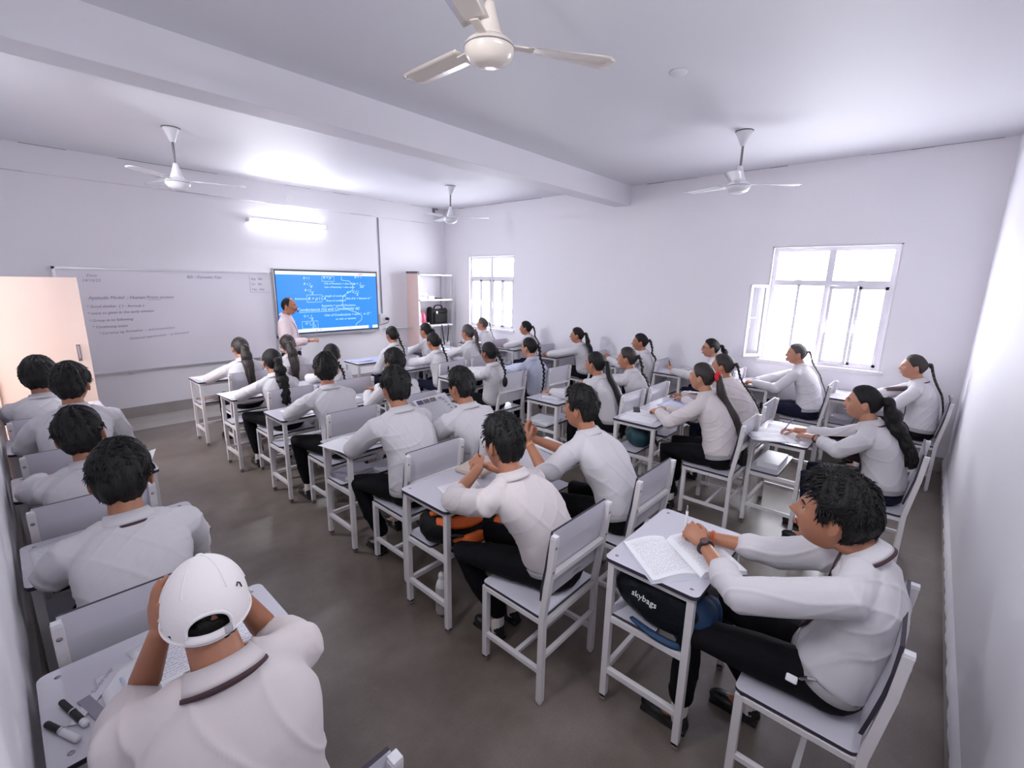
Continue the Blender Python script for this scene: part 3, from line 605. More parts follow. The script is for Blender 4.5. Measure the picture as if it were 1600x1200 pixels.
def hair_mesh(style, seed, locks, seg=72, rg=56, fringe=.0, name='hair', m=None, tie=None, cap=False, vol=0.):
    rnd = random.Random(seed); kind = 'girl' if style == 'girl' else ('bald' if style == 'bald' else 'boy')
    mb = MB(); rings = []; roots = []
    ph = [rnd.uniform(0, 6.28) for _ in range(6)]
    for ring in head_pts(seg, rg):
        r2 = []
        for d, p in ring:
            az = abs(math.degrees(math.atan2(d.x, d.y))); a = math.atan2(d.x, d.y)
            hz = hairline(kind, az); msk = sst(hz-.002, hz+.012, p.z)
            if kind == 'boy':
                t = .018+vol*sst(-.03, .05, p.z)+.016*sst(.02, .11, p.z)+fringe*sst(.05, .10, p.z)*max(0, d.y)-.006*sst(0, -.07, p.z)
                t += .0035*math.sin(9*a+ph[0]+20*p.z)+.003*math.sin(17*a+ph[1]-35*p.z)+.003*math.sin(60*p.z+ph[2]+3*a)
                t = max(t*clamp(.30+.70*sst(hz, hz+.045, p.z)), .003)*(1-.72*math.exp(-((math.degrees(abs(a))-97)/21)**2)*(1-sst(.02, .06, p.z)))
            elif kind == 'girl':
                t = .010+.006*sst(.0, .1, p.z)+.0012*math.sin(26*a+ph[0])
                t = max(.004, t*clamp(.4+.6*sst(hz, hz+.03, p.z)))
                if tie: t += .012*math.exp(-((p-V(tie)).length/.04)**2)
            else: t = .006+.002*math.sin(15*a+ph[0])
            n = V((d.x, d.y, d.z*.8)).normalized()
            q = p+n*(t*msk-.014*(1-msk)); r2.append(q)
            if msk > .9 and p.z > hz+.012 and not (76 < az < 122 and p.z < .034): roots.append((q, n, t))
        rings.append(r2)
    if cap: rings = [[V((q.x*.87, q.y*.86, q.z*.82 if q.z > 0 else q.z)) if q.z > -.012 else q for q in r] for r in rings]
    mb.loft(rings)
    for i in range(locks):
        q, n, t = rnd.choice(roots)
        if kind == 'boy':
            if n.z > .45: flow = V((rnd.uniform(-.7, .7), rnd.uniform(.1, 1.0) if n.y > -.2 else rnd.uniform(-1, .2), .25))
            else: flow = V((n.x*.15+rnd.uniform(-.2, .2), .1*n.y+rnd.uniform(-.2, .2), -1))
            L = rnd.uniform(.018, .034)*(1 if n.z > .3 else .7)+(.022*fringe/.02 if n.y > .3 and n.z > .1 else 0); lift = .22 if n.z > .3 else .03; rr = rnd.uniform(.0022, .0042)
        else: flow = V((0, -1, -.1)); L = .03; lift = .02; rr = .002
        tg = (flow-n*flow.dot(n)).normalized(); c = tg.cross(n).normalized()*rnd.uniform(-.25, .25)
        p0 = q-n*.006; p1 = p0+(tg+n*lift+c)*L*.5; p2 = p0+(tg*1.0+n*(lift*.55)+c*1.8)*L
        mb.tube([p0, p1, p2], [rr, rr*.85, rr*.08], 4, round_caps=False)
    return mb.mesh(name, m or M['hair'], True)
def ik(Sp, Wp, L1, L2, pole):
    d = Wp-Sp; D = d.length; u = d.normalized(); D2 = min(D, (L1+L2)*.999)
    a = clamp((L1*L1-L2*L2+D2*D2)/(2*L1*D2), -1, 1) if L1*D2 else 0
    a = (L1*L1-L2*L2+D2*D2)/(2*D2); h = math.sqrt(max(0, L1*L1-a*a)); p = (pole-u*pole.dot(u)).normalized()
    return Sp+u*(a if D <= L1+L2 else D*L1/(L1+L2))+p*h
def add_hand(mb, w, d, n, side, curl=.5, spread=.06, k=1., seg=8, point=False):
    """w wrist, d towards the fingers, n out of the back of the hand, side +1: thumb lies to d x n"""
    d = d.normalized(); n = (n-d*n.dot(d)).normalized(); t = d.cross(n)*side
    c = w+d*.048*k
    rings = []
    for (u, hw, th) in ((-.012, .022, .018), (.012, .029, .016), (.04, .038, .0155), (.07, .041, .0145), (.088, .036, .011)):
        rings.append([w+d*u*k+t*math.cos(a)*hw*k+n*math.sin(a)*th*k for a in [2*PI*j/12 for j in range(12)]])
    mb.loft(rings)
    for i, (off, L, rr) in enumerate(((.029, .072, .0088), (.0095, .080, .0090), (-.010, .074, .0086), (-.028, .058, .0078))):
        cu = curl*(1+.12*i) if not (point and i == 0) else curl*.4
        p = w+d*.080*k+t*off*k; ang = cu*.45; pts = [p-d*.012*k, p]; di = (d+t*spread*(1.5-i)*.8).normalized()
        for f in (.44, .32, .24):
            q = di*math.cos(ang)-n*math.sin(ang); p = p+q*L*f*k; pts.append(p); ang += cu*.75
        mb.tube(pts, [rr*k*.98, rr*k, rr*k*.94, rr*k*.88, rr*k*.74], seg)
    p = w+d*.022*k+t*.026*k-n*.004*k; q = (d*.75+t*.62-n*.25).normalized(); pts = [w+d*.008*k+t*.012*k, p]; p = p+q*.038*k; pts.append(p)
    q = (d*.92+t*.18*(1-curl)-n*(.25+.3*curl)).normalized(); p = p+q*.030*k; pts.append(p); p = p+(q-t*.2*curl).normalized()*.024*k; pts.append(p)
    mb.tube(pts, [.013*k, .0135*k, .0115*k, .0105*k, .0085*k], seg)
SHOE = SOCK = None
def shoe_meshes():
    global SHOE, SOCK
    mb = MB(); mb.ell((0, .05, .035), (.040, .075, .034)).ell((0, -.04, .04), (.034, .06, .040)).box(-.034, .034, -.09, .115, 0, .018).tube([(0, -.05, .03), (0, -.055, .075)], .036, 12)
    SHOE = voxel(mb, .006, 'shoe', M['shoe'], 5); SOCK = MB().tube([(0, -.05, .05), (0, -.052, .165)], [.036, .034], 14).mesh('sock', M['sock'], True)
shoe_meshes()
_HAIR = {}
def person(seat, head, sp):
    """seat: (x, y) of the chair; head: world point at the top of the head. Everything is built in the seat's own frame."""
    g = sp.get; name_o = empty('person', (seat[0], seat[1], 0)); female = g('f', False); k = g('k', .94 if female else 1.)
    top = V(head)-V((seat[0], seat[1], 0)); yaw = g('yaw', 0); pit = g('pitch', 0); tilt = g('tilt', 0)
    HR = (Matrix.Rotation(yaw, 3, 'Z') @ Matrix.Rotation(pit, 3, 'X') @ Matrix.Rotation(tilt, 3, 'Y'))
    hk = g('hk', 1.0)*(1.0 if female else 1.06); hc = top-HR@V((0, 0, .128*hk))
    stand = g('stand', False); near = g('near', 2); vs = (.0042, .0062, .0085)[near]; seed = g('seed', int(abs(seat[0]*37+seat[1]*91)) % 97)
    nb = hc+HR@V((0, -.028, -.085))*hk+V((0, -.026, -.052)); nb = g('nb') and V(g('nb')) or nb
    hip = V(g('hip', (0, -.045, .56 if not stand else .86)))
    wd = g('w', .88 if female else 1.); sh = nb+V((0, -.004, -.078)); sw = .166*wd
    up = (nb-hip); 
    def sp_pt(t): b = g('slouch', .035)*math.sin(PI*t); return hip.lerp(nb, t)+V((0, -b, 0))
    # --- shirt
    fat = g('fat', 1.)
    key = [(-.10, .150*wd*fat, .116), (.0, .160*wd*fat, .124), (.07, .172*wd*fat, .132), (.20, .168*wd*fat, .126), (.36, .160*wd*fat, .120), (.52, .166*wd, .120), (.66, .178*wd, .116), (.76, .176*wd, .106), (.85, .158*wd, .094), (.92, .122*wd, .082), (.965, .090, .070), (1.0, .068, .060), (1.03, .058, .054)]
    prof = []
    for (a, b, c) in zip(key, key[1:], key[2:]+[key[-1]]): prof += [a, tuple((a[i]+b[i])/2 + (0 if i == 0 else .08*((a[i]+b[i])/2-(a[i]+c[i])/2)) for i in range(3))]
    prof.append(key[-1])
    def torso(kx, ky, t0=-1., t1=2.):
        rings = []
        for i, (t, rx, ry) in enumerate(prof):
            if t < t0 or t > t1: continue
            c = sp_pt(t); tg = (sp_pt(t+.03)-sp_pt(t-.03)).normalized(); nn = V((0, tg.z, -tg.y)).normalized()
            ring = []
            for a in [2*PI*j/28 for j in range(28)]:
                ca, sa = math.cos(a), math.sin(a); ca = math.copysign(abs(ca)**.85, ca); sa = math.copysign(abs(sa)**.85, sa)
                ring.append(c+V((1, 0, 0))*ca*rx*kx+nn*sa*ry*ky*fat**.5)
            rings.append(ring)
        return rings
    shirt = MB().loft(torso(1, 1, -.11 if not g('tuck', True) else -.04)); skin = MB().loft(torso(.80, .80))
    arms = {}
    for s in (-1, 1):
        Sp = sh+V((s*sw, .004+g('shy', 0), 0)); pose = g('L' if s < 0 else 'R') or {}
        Wp = V(pose.get('w', (s*.10, .62, .785))); L1, L2 = .285*k, .25*k
        Ep = V(pose['e']) if 'e' in pose else ik(Sp, Wp, L1, L2, V(pose.get('pole', (s*.55, -.25, -.75))))
        arms[s] = (Sp, Ep, Wp, pose); sl = pose.get('sl', g('sl', .93)); C = Ep.lerp(Wp, sl)
        A = Sp+V((-s*.06, -.004, .012)); mid = Sp.lerp(Ep, .5)+V((s*.006, 0, 0)); q = g('sleeve', 1. if female else 1.1)
        shirt.tube([A, Sp, mid, Ep, Ep.lerp(C, .5), C] if sl > .25 else [A, Sp, mid, Ep.lerp(Sp, .12), Ep if sl > 0 else Ep.lerp(Sp, .1), C if sl > .05 else Ep.lerp(Wp, .06)],
                   [.064, .061*wd*q, .061*wd*q, .060*q, .053*q, .046*q if female or sl > .8 else .052*q], 16)
        shirt.tube([nb+V((-s*.01, -.004, -.030)), nb.lerp(Sp, .45)+V((0, -.006, .004)), Sp+V((-s*.02, -.004, .004))], [.054, .056, .058], 14)
        if sl > .5: shirt.ell(Ep, (.064*q, .062*q, .058*q), 14, 10)
        cd = (C-Ep).normalized() if sl > .05 else (Wp-Ep).normalized(); Cc = C if sl > .05 else Ep.lerp(Wp, .06)
        rr = .043*q if sl > .8 else .050*q
        shirt.tube([Cc-cd*(.03 if sl < .8 else .045), Cc+cd*.004], [rr+.005, rr+.004], 16, round_caps=False)
        skin.tube([A, Sp, Sp.lerp(Ep, .5), Ep, Ep.lerp(Wp, .35), Wp], [.04, .045*wd, .042*k, .037*k, .037*k, .0255*k], 14)
        hd = V(pose.get('d', (-s*.35, 1, -.05))); hn = V(pose.get('n', (s*.25, 0, 1)))
        add_hand(skin, Wp, hd, hn, pose.get('t', -s if True else s)*(1), pose.get('curl', .55), pose.get('spread', .06), .95*k, 8)
    folds = fold_fn(g('fold', .0065)*1.15, seed % 19, 40)
    if g('shirt_open', True): pass
    me_shirt = me = voxel(shirt, max(vs, .0062), 'shirt', M[g('shirt', 'shirt')], 12, folds, .6); link('shirt', me, name_o)
    # --- trousers
    tr = MB(); hr = hip+V((0, -.005, -.03 if not stand else -.02)); feet = []
    tr.ell(hip+V((0, .0, -.045 if not stand else -.06)), (.168*wd*fat, .128*fat**.5, .085 if not stand else .11), 20, 12)
    if not stand: tr.ell(hip+V((0, .02, .0)), (.158*wd*fat, .118, .07), 20, 12)
    for s in (-1, 1):
        if stand:
            K = hip+V((s*.10, .02, -.40)); An = V((K.x+s*.01, K.y-.03, .10)); tr.tube([hip+V((s*.075, 0, -.05)), K, An+V((0, 0, .03))], [.088, .066, .055], 16)
        else:
            lg = g('legL' if s < 0 else 'legR') or {}
            K = V(lg.get('k', (s*.115, .385, .525))); An = V(lg.get('a', (s*.125, .37+random.uniform(-.06, .05), .12)))
            a0 = hip+V((s*.078, .0, -.022)); tr.tube([a0, a0.lerp(K, .5)+V((0, 0, .004)), K, K.lerp(An, .5), An+V((0, 0, .055))], [.088*wd, .080*wd, .064, .056, .052], 16)
        skin.tube([hip+V((s*.078, 0, -.02)), K, An, An+V((0, .0, -.05))], [.062, .046, .030, .030], 10); skin.tube([An+V((0, 0, -.05)), An+V((0, .10, -.075))], [.028, .022], 8)
        feet.append(An)
    tm = M['trousers' if not female or g('blk') else 'navy']
    me = voxel(tr, (.007, .009, .011)[near], 'trousers', tm, 4, fold_fn(.006, (seed+5) % 19, 20)); link('trousers', me, name_o)
    for An in feet:
        so = link('shoe', SHOE, name_o); so.location = (An.x, An.y+.05, An.z-.12); sk2 = link('sock', SOCK, name_o); sk2.location = so.location
    # --- belt
    c = sp_pt(.015); tg = (sp_pt(.05)-sp_pt(0)).normalized(); nn = V((0, tg.z, -tg.y))
    bl = MB(); rg = []
    for dz, kk in ((-.016, 1.06), (.016, 1.06), (.016, .99), (-.016, .99)):
        rg.append([c+tg*dz+V((math.cos(a), 0, 0))*.168*wd*fat*kk+nn*math.sin(a)*.127*fat**.5*kk for a in [2*PI*j/36 for j in range(36)]])
    if g('belt', True): bl.loft(rg+[rg[0]], caps=False).build('belt', M['belt'], name_o, smooth=True)
    # --- head, neck, ears in the same skin surface
    hp = [[hc+HR@(p*hk) for d, p in ring] for ring in head_pts(48 if near < 2 else 36, 44 if near < 2 else 32)]
    skin.loft(hp); skin.tube([nb+V((0, 0, -.04)), nb+V((0, .002, .02)), hc+HR@V((0, -.022, -.055))*hk, hc+HR@V((0, -.015, -.02))*hk], [.062, .053*wd, .052, .05], 20)
    for s in (-1, 1):
        Re = HR @ Matrix.Rotation(s*.30, 3, 'Z') @ Matrix.Rotation(.15, 3, 'X')
        skin.ell(hc+HR@V((s*.082, -.012, -.006))*hk, (.0080, .0185, .032), 14, 12, Re)
    body = voxel(skin, vs, 'body', M[g('skin', 'skin')], 2 if near < 1 else 1, None, .4); link('body', body, name_o)
    HM = Matrix.Translation(hc) @ HR.to_4x4() @ Matrix.Scale(hk, 4)
    # --- hair
    st = 'girl' if female else g('hair', 'boy'); tie = (0, -.100, .028) if female else None
    lock = 0 if st in ('girl', 'bald') else (1200, 600, 260)[near]
    hm = hair_mesh(st, seed+1, g('locks', lock), fringe=g('fringe', 0.), m=M[g('hm', 'hair')], tie=tie, cap=g('cap', False), vol=g('vol', 0.))
    h = link('hair', hm, name_o); h.matrix_local = HM
    if g('cap'):
        n, m2 = 144, 44; E = (.093, .117, .123); vs2, fs2 = [], []
        def hb(a): c = math.cos(a); return .012+.022*c-.058*(1-c)*.5
        for j in range(m2+1):
            for i in range(n):
                a = 2*PI*i/n; e0 = math.asin(clamp(hb(a)/E[2], -1, 1)); el = e0+(PI/2-.002-e0)*j/m2; q = 1+.006*math.cos(6*a)*math.cos(el)
                vs2.append((E[0]*math.cos(el)*math.sin(a)*q, E[1]*math.cos(el)*math.cos(a)*q-.004, E[2]*math.sin(el)+.012))
        for j in range(m2):
            for i in range(n):
                a = 2*PI*(i+.5)/n; da = abs(a-PI)/.52; z = (vs2[j*n+i][2]+vs2[(j+1)*n+i][2])/2-.012-hb(a)
                if da < 1 and .020 < z < .020+.046*math.sqrt(1-da*da): continue
                fs2.append((j*n+i, j*n+(i+1) % n, (j+1)*n+(i+1) % n, (j+1)*n+i))
        cp = MB().add(vs2, fs2).build('cap', M['cap'], name_o, smooth=True); cp.matrix_local = HM; q = cp.modifiers.new('s', 'SOLIDIFY'); q.thickness = .003; q.offset = 1
        ep = lambda a, z, k=1.012: (E[0]*k*math.sqrt(max(0, 1-(z/E[2])**2))*math.sin(a), E[1]*k*math.sqrt(max(0, 1-(z/E[2])**2))*math.cos(a)-.004, z+.012)
        mb = MB()
        arch = [ep(PI+.52*math.cos(t), hb(PI+.52*math.cos(t))+.020+.046*math.sin(t)) for t in [PI*i/20 for i in range(21)]]
        mb.tube(arch, .0042, 8); mb.tube([ep(PI+.52-1.04*i/12, hb(PI+.52-1.04*i/12)+.012) for i in range(13)], .0075, 8, flat=(.35, 1.2))
        mb.tube([ep(2*PI*i/48, hb(2*PI*i/48)+.002) for i in range(49)], .0035, 8); mb.ell((0, -.004, .136), (.009, .009, .005), 12, 6)
        for s6 in range(6):
            a = PI/6+s6*PI/3; mb.tube([ep(a, E[2]*math.sin(t), 1.006) for t in [.35+1.15*i/12 for i in range(13)]], .0022, 6)
        mb.build('cap_seam', M['cap'], cp, smooth=True)
        rg = []
        for i in range(17):
            a = -1.15+2.3*i/16; r0 = V(ep(a, hb(a)+.002)); r1 = V((r0.x*1.15, r0.y+.075*math.cos(a*1.1), r0.z-.012-.01*math.cos(a))); rg.append([r0, r0.lerp(r1, .5)+V((0, 0, .004)), r1])
        bm2 = MB().loft(rg, closed=False).build('cap_brim', M['cap'], cp, smooth=True); q = bm2.modifiers.new('s', 'SOLIDIFY'); q.thickness = .004
        MB().tube([ep(PI-.95, .028, 1.02), ep(PI-.93, .038, 1.02), ep(PI-.86, .041, 1.02), ep(PI-.80, .034, 1.02)], .0016, 6).build('cap_emblem', M['dark'], cp)
        MB().box(-.006, .010, -.003, .002, -.009, .009).xf(Matrix.Translation(ep(PI-.40, hb(PI-.40)+.013, 1.04))).build('strap_buckle', M['steel'], cp, bevel=.002)
    if g('face', True):
        for s in (-1, 1):
            e = MB().ell((s*.031, .0695, .006), (.0120, .0105, .0062), 14, 10).build('eye', M['eye'], name_o, smooth=True); e.matrix_local = HM
            i = MB().ell((s*.031, .0780, .006), (.0052, .0034, .0048), 10, 8).build('iris', M['iris'], e, smooth=True)
            b = MB().tube([(s*.014, .0905, .0255), (s*.030, .0885, .0305), (s*.047, .0765, .0255)], [.0022, .0032, .0014], 6).build('eyebrow', M['hair'], name_o, smooth=True); b.matrix_local = HM
        l = MB().tube([(-.018, .0865, -.0575), (0, .0965, -.0555), (.018, .0865, -.0575)], [.0018, .0045, .0018], 8).tube([(-.016, .086, -.0605), (0, .0955, -.0635), (.016, .086, -.0605)], [.0018, .0052, .0018], 8).build('lips', M['lips'], name_o, smooth=True); l.matrix_local = HM
    if g('glasses', False):
        mb = MB()
        for s in (-1, 1):
            mb.tube([(s*.032+.020*math.cos(a), .099-.006*abs(math.cos(a)), .006+.015*math.sin(a)) for a in [2*PI*j/14 for j in range(15)]], .0016, 5)
            mb.tube([(s*.052, .094, .010), (s*.080, .04, .012), (s*.083, -.02, .004)], .0018, 5)
        mb.tube([(-.012, .101, .008), (0, .104, .011), (.012, .101, .008)], .0016, 5)
        o = mb.build('spectacles', M['glass_frame'], name_o, smooth=True); o.matrix_local = HM
    # --- tail of hair
    if female:
        T0 = HM @ V(tie); kd = g('tail', 'braid'); L = g('taillen', .42); sd = g('tailx', .0)
        back = lambda z: min([(abs((sp_pt(t)).z-z), sp_pt(t).y-.118-.03) for t in [i/20 for i in range(21)]])[1]
        pts = [T0, T0+HR@V((0, -.035, .004)), T0+HR@V((0, -.052, -.05))]
        n = 7; z1 = T0.z-.05
        for i in range(1, n+1):
            z = z1-L*i/n; yb = back(z) if z < nb.z else pts[2].y*.5+back(nb.z)*.5
            pts.append(V((T0.x+sd*min(1, i/3), min(yb, pts[2].y+.02) if z > nb.z-.05 else yb-.004, z)))
        cv = catm(pts, 7); m = len(cv)-1
        tm = M[g('tailm', g('hm', 'hair'))]; mb = MB()
        if kd == 'braid':
            d = 0; last = cv[0]; seq = []
            for i, p in enumerate(cv):
                if i == 0 or (p-last).length > .017: seq.append(p); last = p
            nn2 = len(seq)
            for i, p in enumerate(seq):
                t = i/nn2; w = g('tailw', .020)*(1.05-.45*t); s = 1 if i % 2 else -1
                mb.ell(p+V((s*w*.38, 0, 0)), (w*.78, w*.72, w*1.15), 10, 8, Matrix.Rotation(s*.6, 3, 'Y'))
            mb.tube([seq[-1], seq[-1]+V((0, 0, -.05))], [.014, .004], 8)
            if g('tuft', .0): mb.ell(seq[-1]+V((0, -.005, -.03)), (.028*g('tuft'), .024*g('tuft'), .05*g('tuft')), 12, 10)
            me = voxel(mb, .005 if near < 2 else .006, 'braid', tm, 1); tail = link('braid', me, name_o)
        else:
            w = g('tailw', .030); rad = []
            for i in range(m+1):
                t = i/m; rad.append(w*(.55+.6*math.sin(min(1, t*2.2)*PI/2))*(1-.45*t**3)*(1+g('wavy', .05)*math.sin(t*26)))
            mb.tube(cv, rad, 14, flat=(1.15, .8))
            rnd = random.Random(seed)
            for j in range(g('strands', 10)):
                o = V((rnd.uniform(-1, 1), rnd.uniform(-.7, .3), 0))*w*.8; a = rnd.uniform(0, 6)
                mb.tube([cv[i]+o*min(1, 3*i/m)+V((math.sin(i*.45+a)*g('wavy', .05)*.06, 0, 0)) for i in range(2, m+1, 3)]+[cv[m]+o*1.1+V((0, 0, -rnd.uniform(0, .05)))], w*.3, 5)
            tail = link('ponytail', mb.mesh('ponytail', tm, True), name_o)
        sr = .030 if g('scrunch') else .020; R2 = MB().tube([T0+HR@V((sr*math.cos(a), -.030+.004*math.sin(3*a), sr*math.sin(a))) for a in [2*PI*j/18 for j in range(19)]], .017 if g('scrunch') else .006, 10).build('scrunchie' if g('scrunch') else 'hair_tie', M[g('scrunch', 'dark')], name_o, smooth=True)
        if g('ribbon'):
            p = seq[-1] if kd == 'braid' else cv[-1]
            MB().ell(p+V((.03, -.02, .01)), (.028, .012, .022), 10, 8).ell(p+V((-.015, -.025, -.01)), (.02, .012, .026), 10, 8).tube([p+V((.01, -.02, 0)), p+V((.05, -.015, .05))], .008, 6).build('ribbon', M['ribbon'], tail, smooth=True)
    # --- collar and tie band
    nd = (hc-nb); nd = V((0, nd.y*.75, nd.z)).normalized(); fw = V((0, nd.z, -nd.y)); CM = lambda a, r, z: nb+nd*z+V((math.sin(a)*r, 0, 0))+fw*(-math.cos(a)*r)
    if g('collar', True):
        n = 30; A = [-2.55+5.1*j/n for j in range(n+1)]; rings = []; q = wd*.3+.7
        for r, z in ((.062*q, -.012), (.060*q, .030), (.066*q, .034), (.084*q, .002), (.088*q, -.006), (.083*q, -.006), (.066*q, .014), (.064*q, -.012)):
            rings.append([CM(a, r+(.012*max(0, abs(a)-1.9) if z < .01 else 0), z-(.030*max(0, abs(a)-1.6) if r > .07*q else .012*max(0, abs(a)-1.6))) for a in A])
        mb = MB().loft(rings, closed=False); o = mb.build('collar', M[g('shirt', 'shirt')], name_o, smooth=True)
        so = o.modifiers.new('s', 'SOLIDIFY'); so.thickness = .0022
    if g('tie', False):
        n = 26; A = [-1.85+3.7*j/n for j in range(n+1)]; r = .0925*(wd*.3+.7)
        MB().loft([[CM(a, r-.016, -.004) for a in A], [CM(a, r, -.008) for a in A], [CM(a, r+.003, -.016) for a in A], [CM(a, r-.014, -.024) for a in A]], closed=False).build('tie_band', M['tie'], name_o, smooth=True)
        bv = BVHTree.FromPolygons([v.co for v in me_shirt.vertices], [tuple(p.vertices) for p in me_shirt.polygons]); zt = nb.z-.015; rg = []
        for k, w in enumerate((.018, .026, .022, .026, .031, .035, .036, .030, .006)):
            z = zt-.045*k; row = []
            for x in (-w, 0, w):
                hit = bv.ray_cast(V((nb.x+x, 1.2, z)), V((0, -1, 0)))[0]; row.append(V((nb.x+x, (hit.y if hit and hit.y > nb.y-.02 else nb.y+.09)+.004, z)))
            rg.append(row+[p+V((0, .005, 0)) for p in reversed(row)])
        MB().loft(rg).build('tie', M['tie'], name_o, smooth=True)
    return name_o, dict(hc=hc, HR=HR, HM=HM, arms=arms, nb=nb, sp=sp_pt, hip=hip)

# ------------------------------------------------------------------ who sits where
WRIST = lambda s, x, y, z=.785, **k: dict(w=(x, y, z), **k)
P = []   # (seat, head top, desk near-left corner, who, label, options)
def add(seat, head, desk, who, label, **k): P.append((seat, head, desk, who, label, k))
add((.235, 1.08), (.25, 1.25, 1.235), (-.08, 1.38), 'the white cap wearer', 'person in white cap and white shirt, head bowed over a desk by the left wall',
    near=0, cdy=-.11, hk=.93, pitch=-.44, yaw=-.2, cap=True, nb=(.0, .035, 1.005), tie=True, sl=.0, shirt='shirt2', slouch=.05, shy=.03, w=1.08, skin='skin', locks=0,
    L=dict(w=(-.075, .245, 1.03), e=(-.135, .325, .80), d=(.12, .0, 1), n=(-.8, -.4, 0), curl=.3), R=dict(w=(.115, .255, 1.02), e=(.205, .315, .80), d=(-.12, 0, 1), n=(.8, -.4, 0), curl=.3), fold=.0055)
add((.20, 2.06), (.24, 2.26, 1.275), (-.08, 2.37), 'the dark-haired student ahead of the cap', 'person with thick black hair and white shirt, sitting directly ahead of the white cap',
    near=0, yaw=-.25, tie=True, w=1.05, sl=.55, shirt='shirt', fat=1.12, pitch=-.05, fold=.0055, seed=12, L=dict(e=(-.19, .20, .83), w=(-.13, .50, .78)), R=dict(w=(.14, .52, .78)), hk=1.05, locks=900)
add((.19, 3.05), (.19, 3.18, 1.23), (-.08, 3.37), 'the third student along the left wall', 'person leaning left in white shirt, third from the camera along the left wall',
    near=1, yaw=-.2, w=1.04, fat=1.1, tilt=-.12, L=dict(e=(-.19, .20, .83), w=(-.16, .50, .78)), hk=1.05)
add((.20, 3.95), (.27, 4.14, 1.33), (-.08, 4.31), 'the fourth student along the left wall', 'person in front of the cream door, right one of two, dark line under the collar',
    near=1, yaw=-.35, tie=True, w=1.04, L=dict(e=(-.19, .20, .83), w=(-.13, .45, .78)), R=dict(w=(.16, .46, .78)), hk=1.05)
add((.17, 4.90), (.16, 5.04, 1.27), (-.08, 5.27), 'the farthest left wall student', 'person with rounded black hair against the cream door, farthest along the left wall',
    near=1, yaw=-.3, w=1.03, L=dict(e=(-.19, .20, .83), w=(-.14, .45, .78)), hk=1.1)
add((1.645, 1.26), (1.55, 1.44, 1.285), (1.40, 1.69), 'the student with clasped hands', 'person with rolled sleeves and clasped hands at the desk holding an orange and black backpack',
    near=0, yaw=-.12, pitch=-.1, shirt='shirt2', sl=.22, tilt=.05, w=1.0, hip=(.05, -.06, .56), locks=1100, fringe=.012, fold=.007,
    L=dict(w=(.055, .50, .885), e=(-.20, .44, .80), d=(.25, .8, .35), n=(-.75, .0, .65), curl=1.2), R=dict(w=(.135, .50, .875), e=(.30, .37, .80), d=(-.75, .65, .2), n=(.45, .45, .75), curl=1.2),
    legL=dict(k=(-.18, .37, .53), a=(-.05, .24, .12)), legR=dict(k=(.06, .40, .53), a=(.10, .26, .12)))
add((2.40, 1.26), (2.32, 1.51, 1.295), (2.06, 1.60), 'the student raising a small paper', 'person raising both hands around a small paper, yellow thread on the wrist',
    near=0, yaw=.12, pitch=-.02, sl=.12, w=1.0, locks=1000, fringe=.01, L=dict(w=(-.27, .50, .93), e=(-.34, .30, .79), d=(.05, .35, 1), n=(-.7, .5, 0), curl=.5), R=dict(w=(-.17, .56, .92), e=(.05, .38, .80), d=(-.3, .15, 1), n=(.6, .5, 0), curl=.5), thread=True)
add((1.75, 2.44), (1.71, 2.57, 1.34), (1.45, 2.77), 'the broad student on the aisle', 'broad person in plain white shirt at the aisle desk ahead of the clasped hands',
    near=1, yaw=-.1, w=1.08, fat=1.1, L=dict(w=(-.10, .46, .79), e=(-.27, .30, .80)), R=dict(w=(.08, .55, .79)), legL=dict(k=(-.22, .36, .53), a=(-.14, .22, .12)), tie=False, fold=.008)
add((2.28, 2.34), (2.19, 2.47, 1.29), (2.10, 2.77), 'the student beside the newspaper', 'person with round black hair in white shirt, sitting beside the upright newspaper sheet',
    near=1, yaw=.05, pitch=-.1, w=1.08, L=dict(w=(-.20, .50, .80)), R=dict(w=(.05, .5, .79)))
add((2.50, 3.62), (2.49, 3.74, 1.26), (2.12, 3.87), 'the student with hidden shoulders', 'person mostly hidden behind the broad aisle student, only black hair and right shoulder showing',
    near=1, w=.98, L=dict(w=(-.1, .46, .79)))
add((1.82, 3.56), (1.77, 3.65, 1.30), (1.46, 3.85), 'the short-haired student mid aisle', 'person with short black hair, left forearm on the aisle desk, white shirt, third aisle seat',
    near=1, yaw=-.45, w=1.0, sl=.85, L=dict(w=(-.16, .44, .79), e=(-.29, .27, .80)), R=dict(w=(.10, .5, .79)), legL=dict(k=(-.22, .36, .53), a=(-.18, .30, .12)))
add((1.79, 4.62), (1.73, 4.66, 1.24), (1.40, 4.85), 'the aisle student with curly ponytail', 'person with long curly black ponytail, white shirt, left elbow out on the aisle desk',
    f=True, near=1, tail='pony', tailw=.042, taillen=.30, wavy=.16, strands=22, blk=True, L=dict(w=(-.15, .42, .79), e=(-.31, .20, .79)), R=dict(w=(.1, .5, .79)), w=.95, legL=dict(k=(-.22, .36, .53), a=(-.18, .30, .12)))
add((1.80, 5.70), (1.79, 5.70, 1.25), (1.40, 5.92), 'the front aisle student', 'person with long straight ponytail at the first aisle desk, in front of the whiteboard',
    f=True, near=2, tail='pony', tailw=.046, taillen=.32, wavy=.02, blk=True, hm='hairb', L=dict(w=(-.14, .40, .79), e=(-.30, .18, .79)), w=1.0)
add((2.40, 5.70), (2.28, 5.64, 1.25), (2.06, 5.92), 'the student before the teacher', 'person with brownish wide ponytail sitting directly in front of the standing teacher',
    f=True, near=2, tail='pony', tailw=.044, taillen=.34, wavy=.02, yaw=-.25, tilt=-.06, hm='hairb', w=1.0)
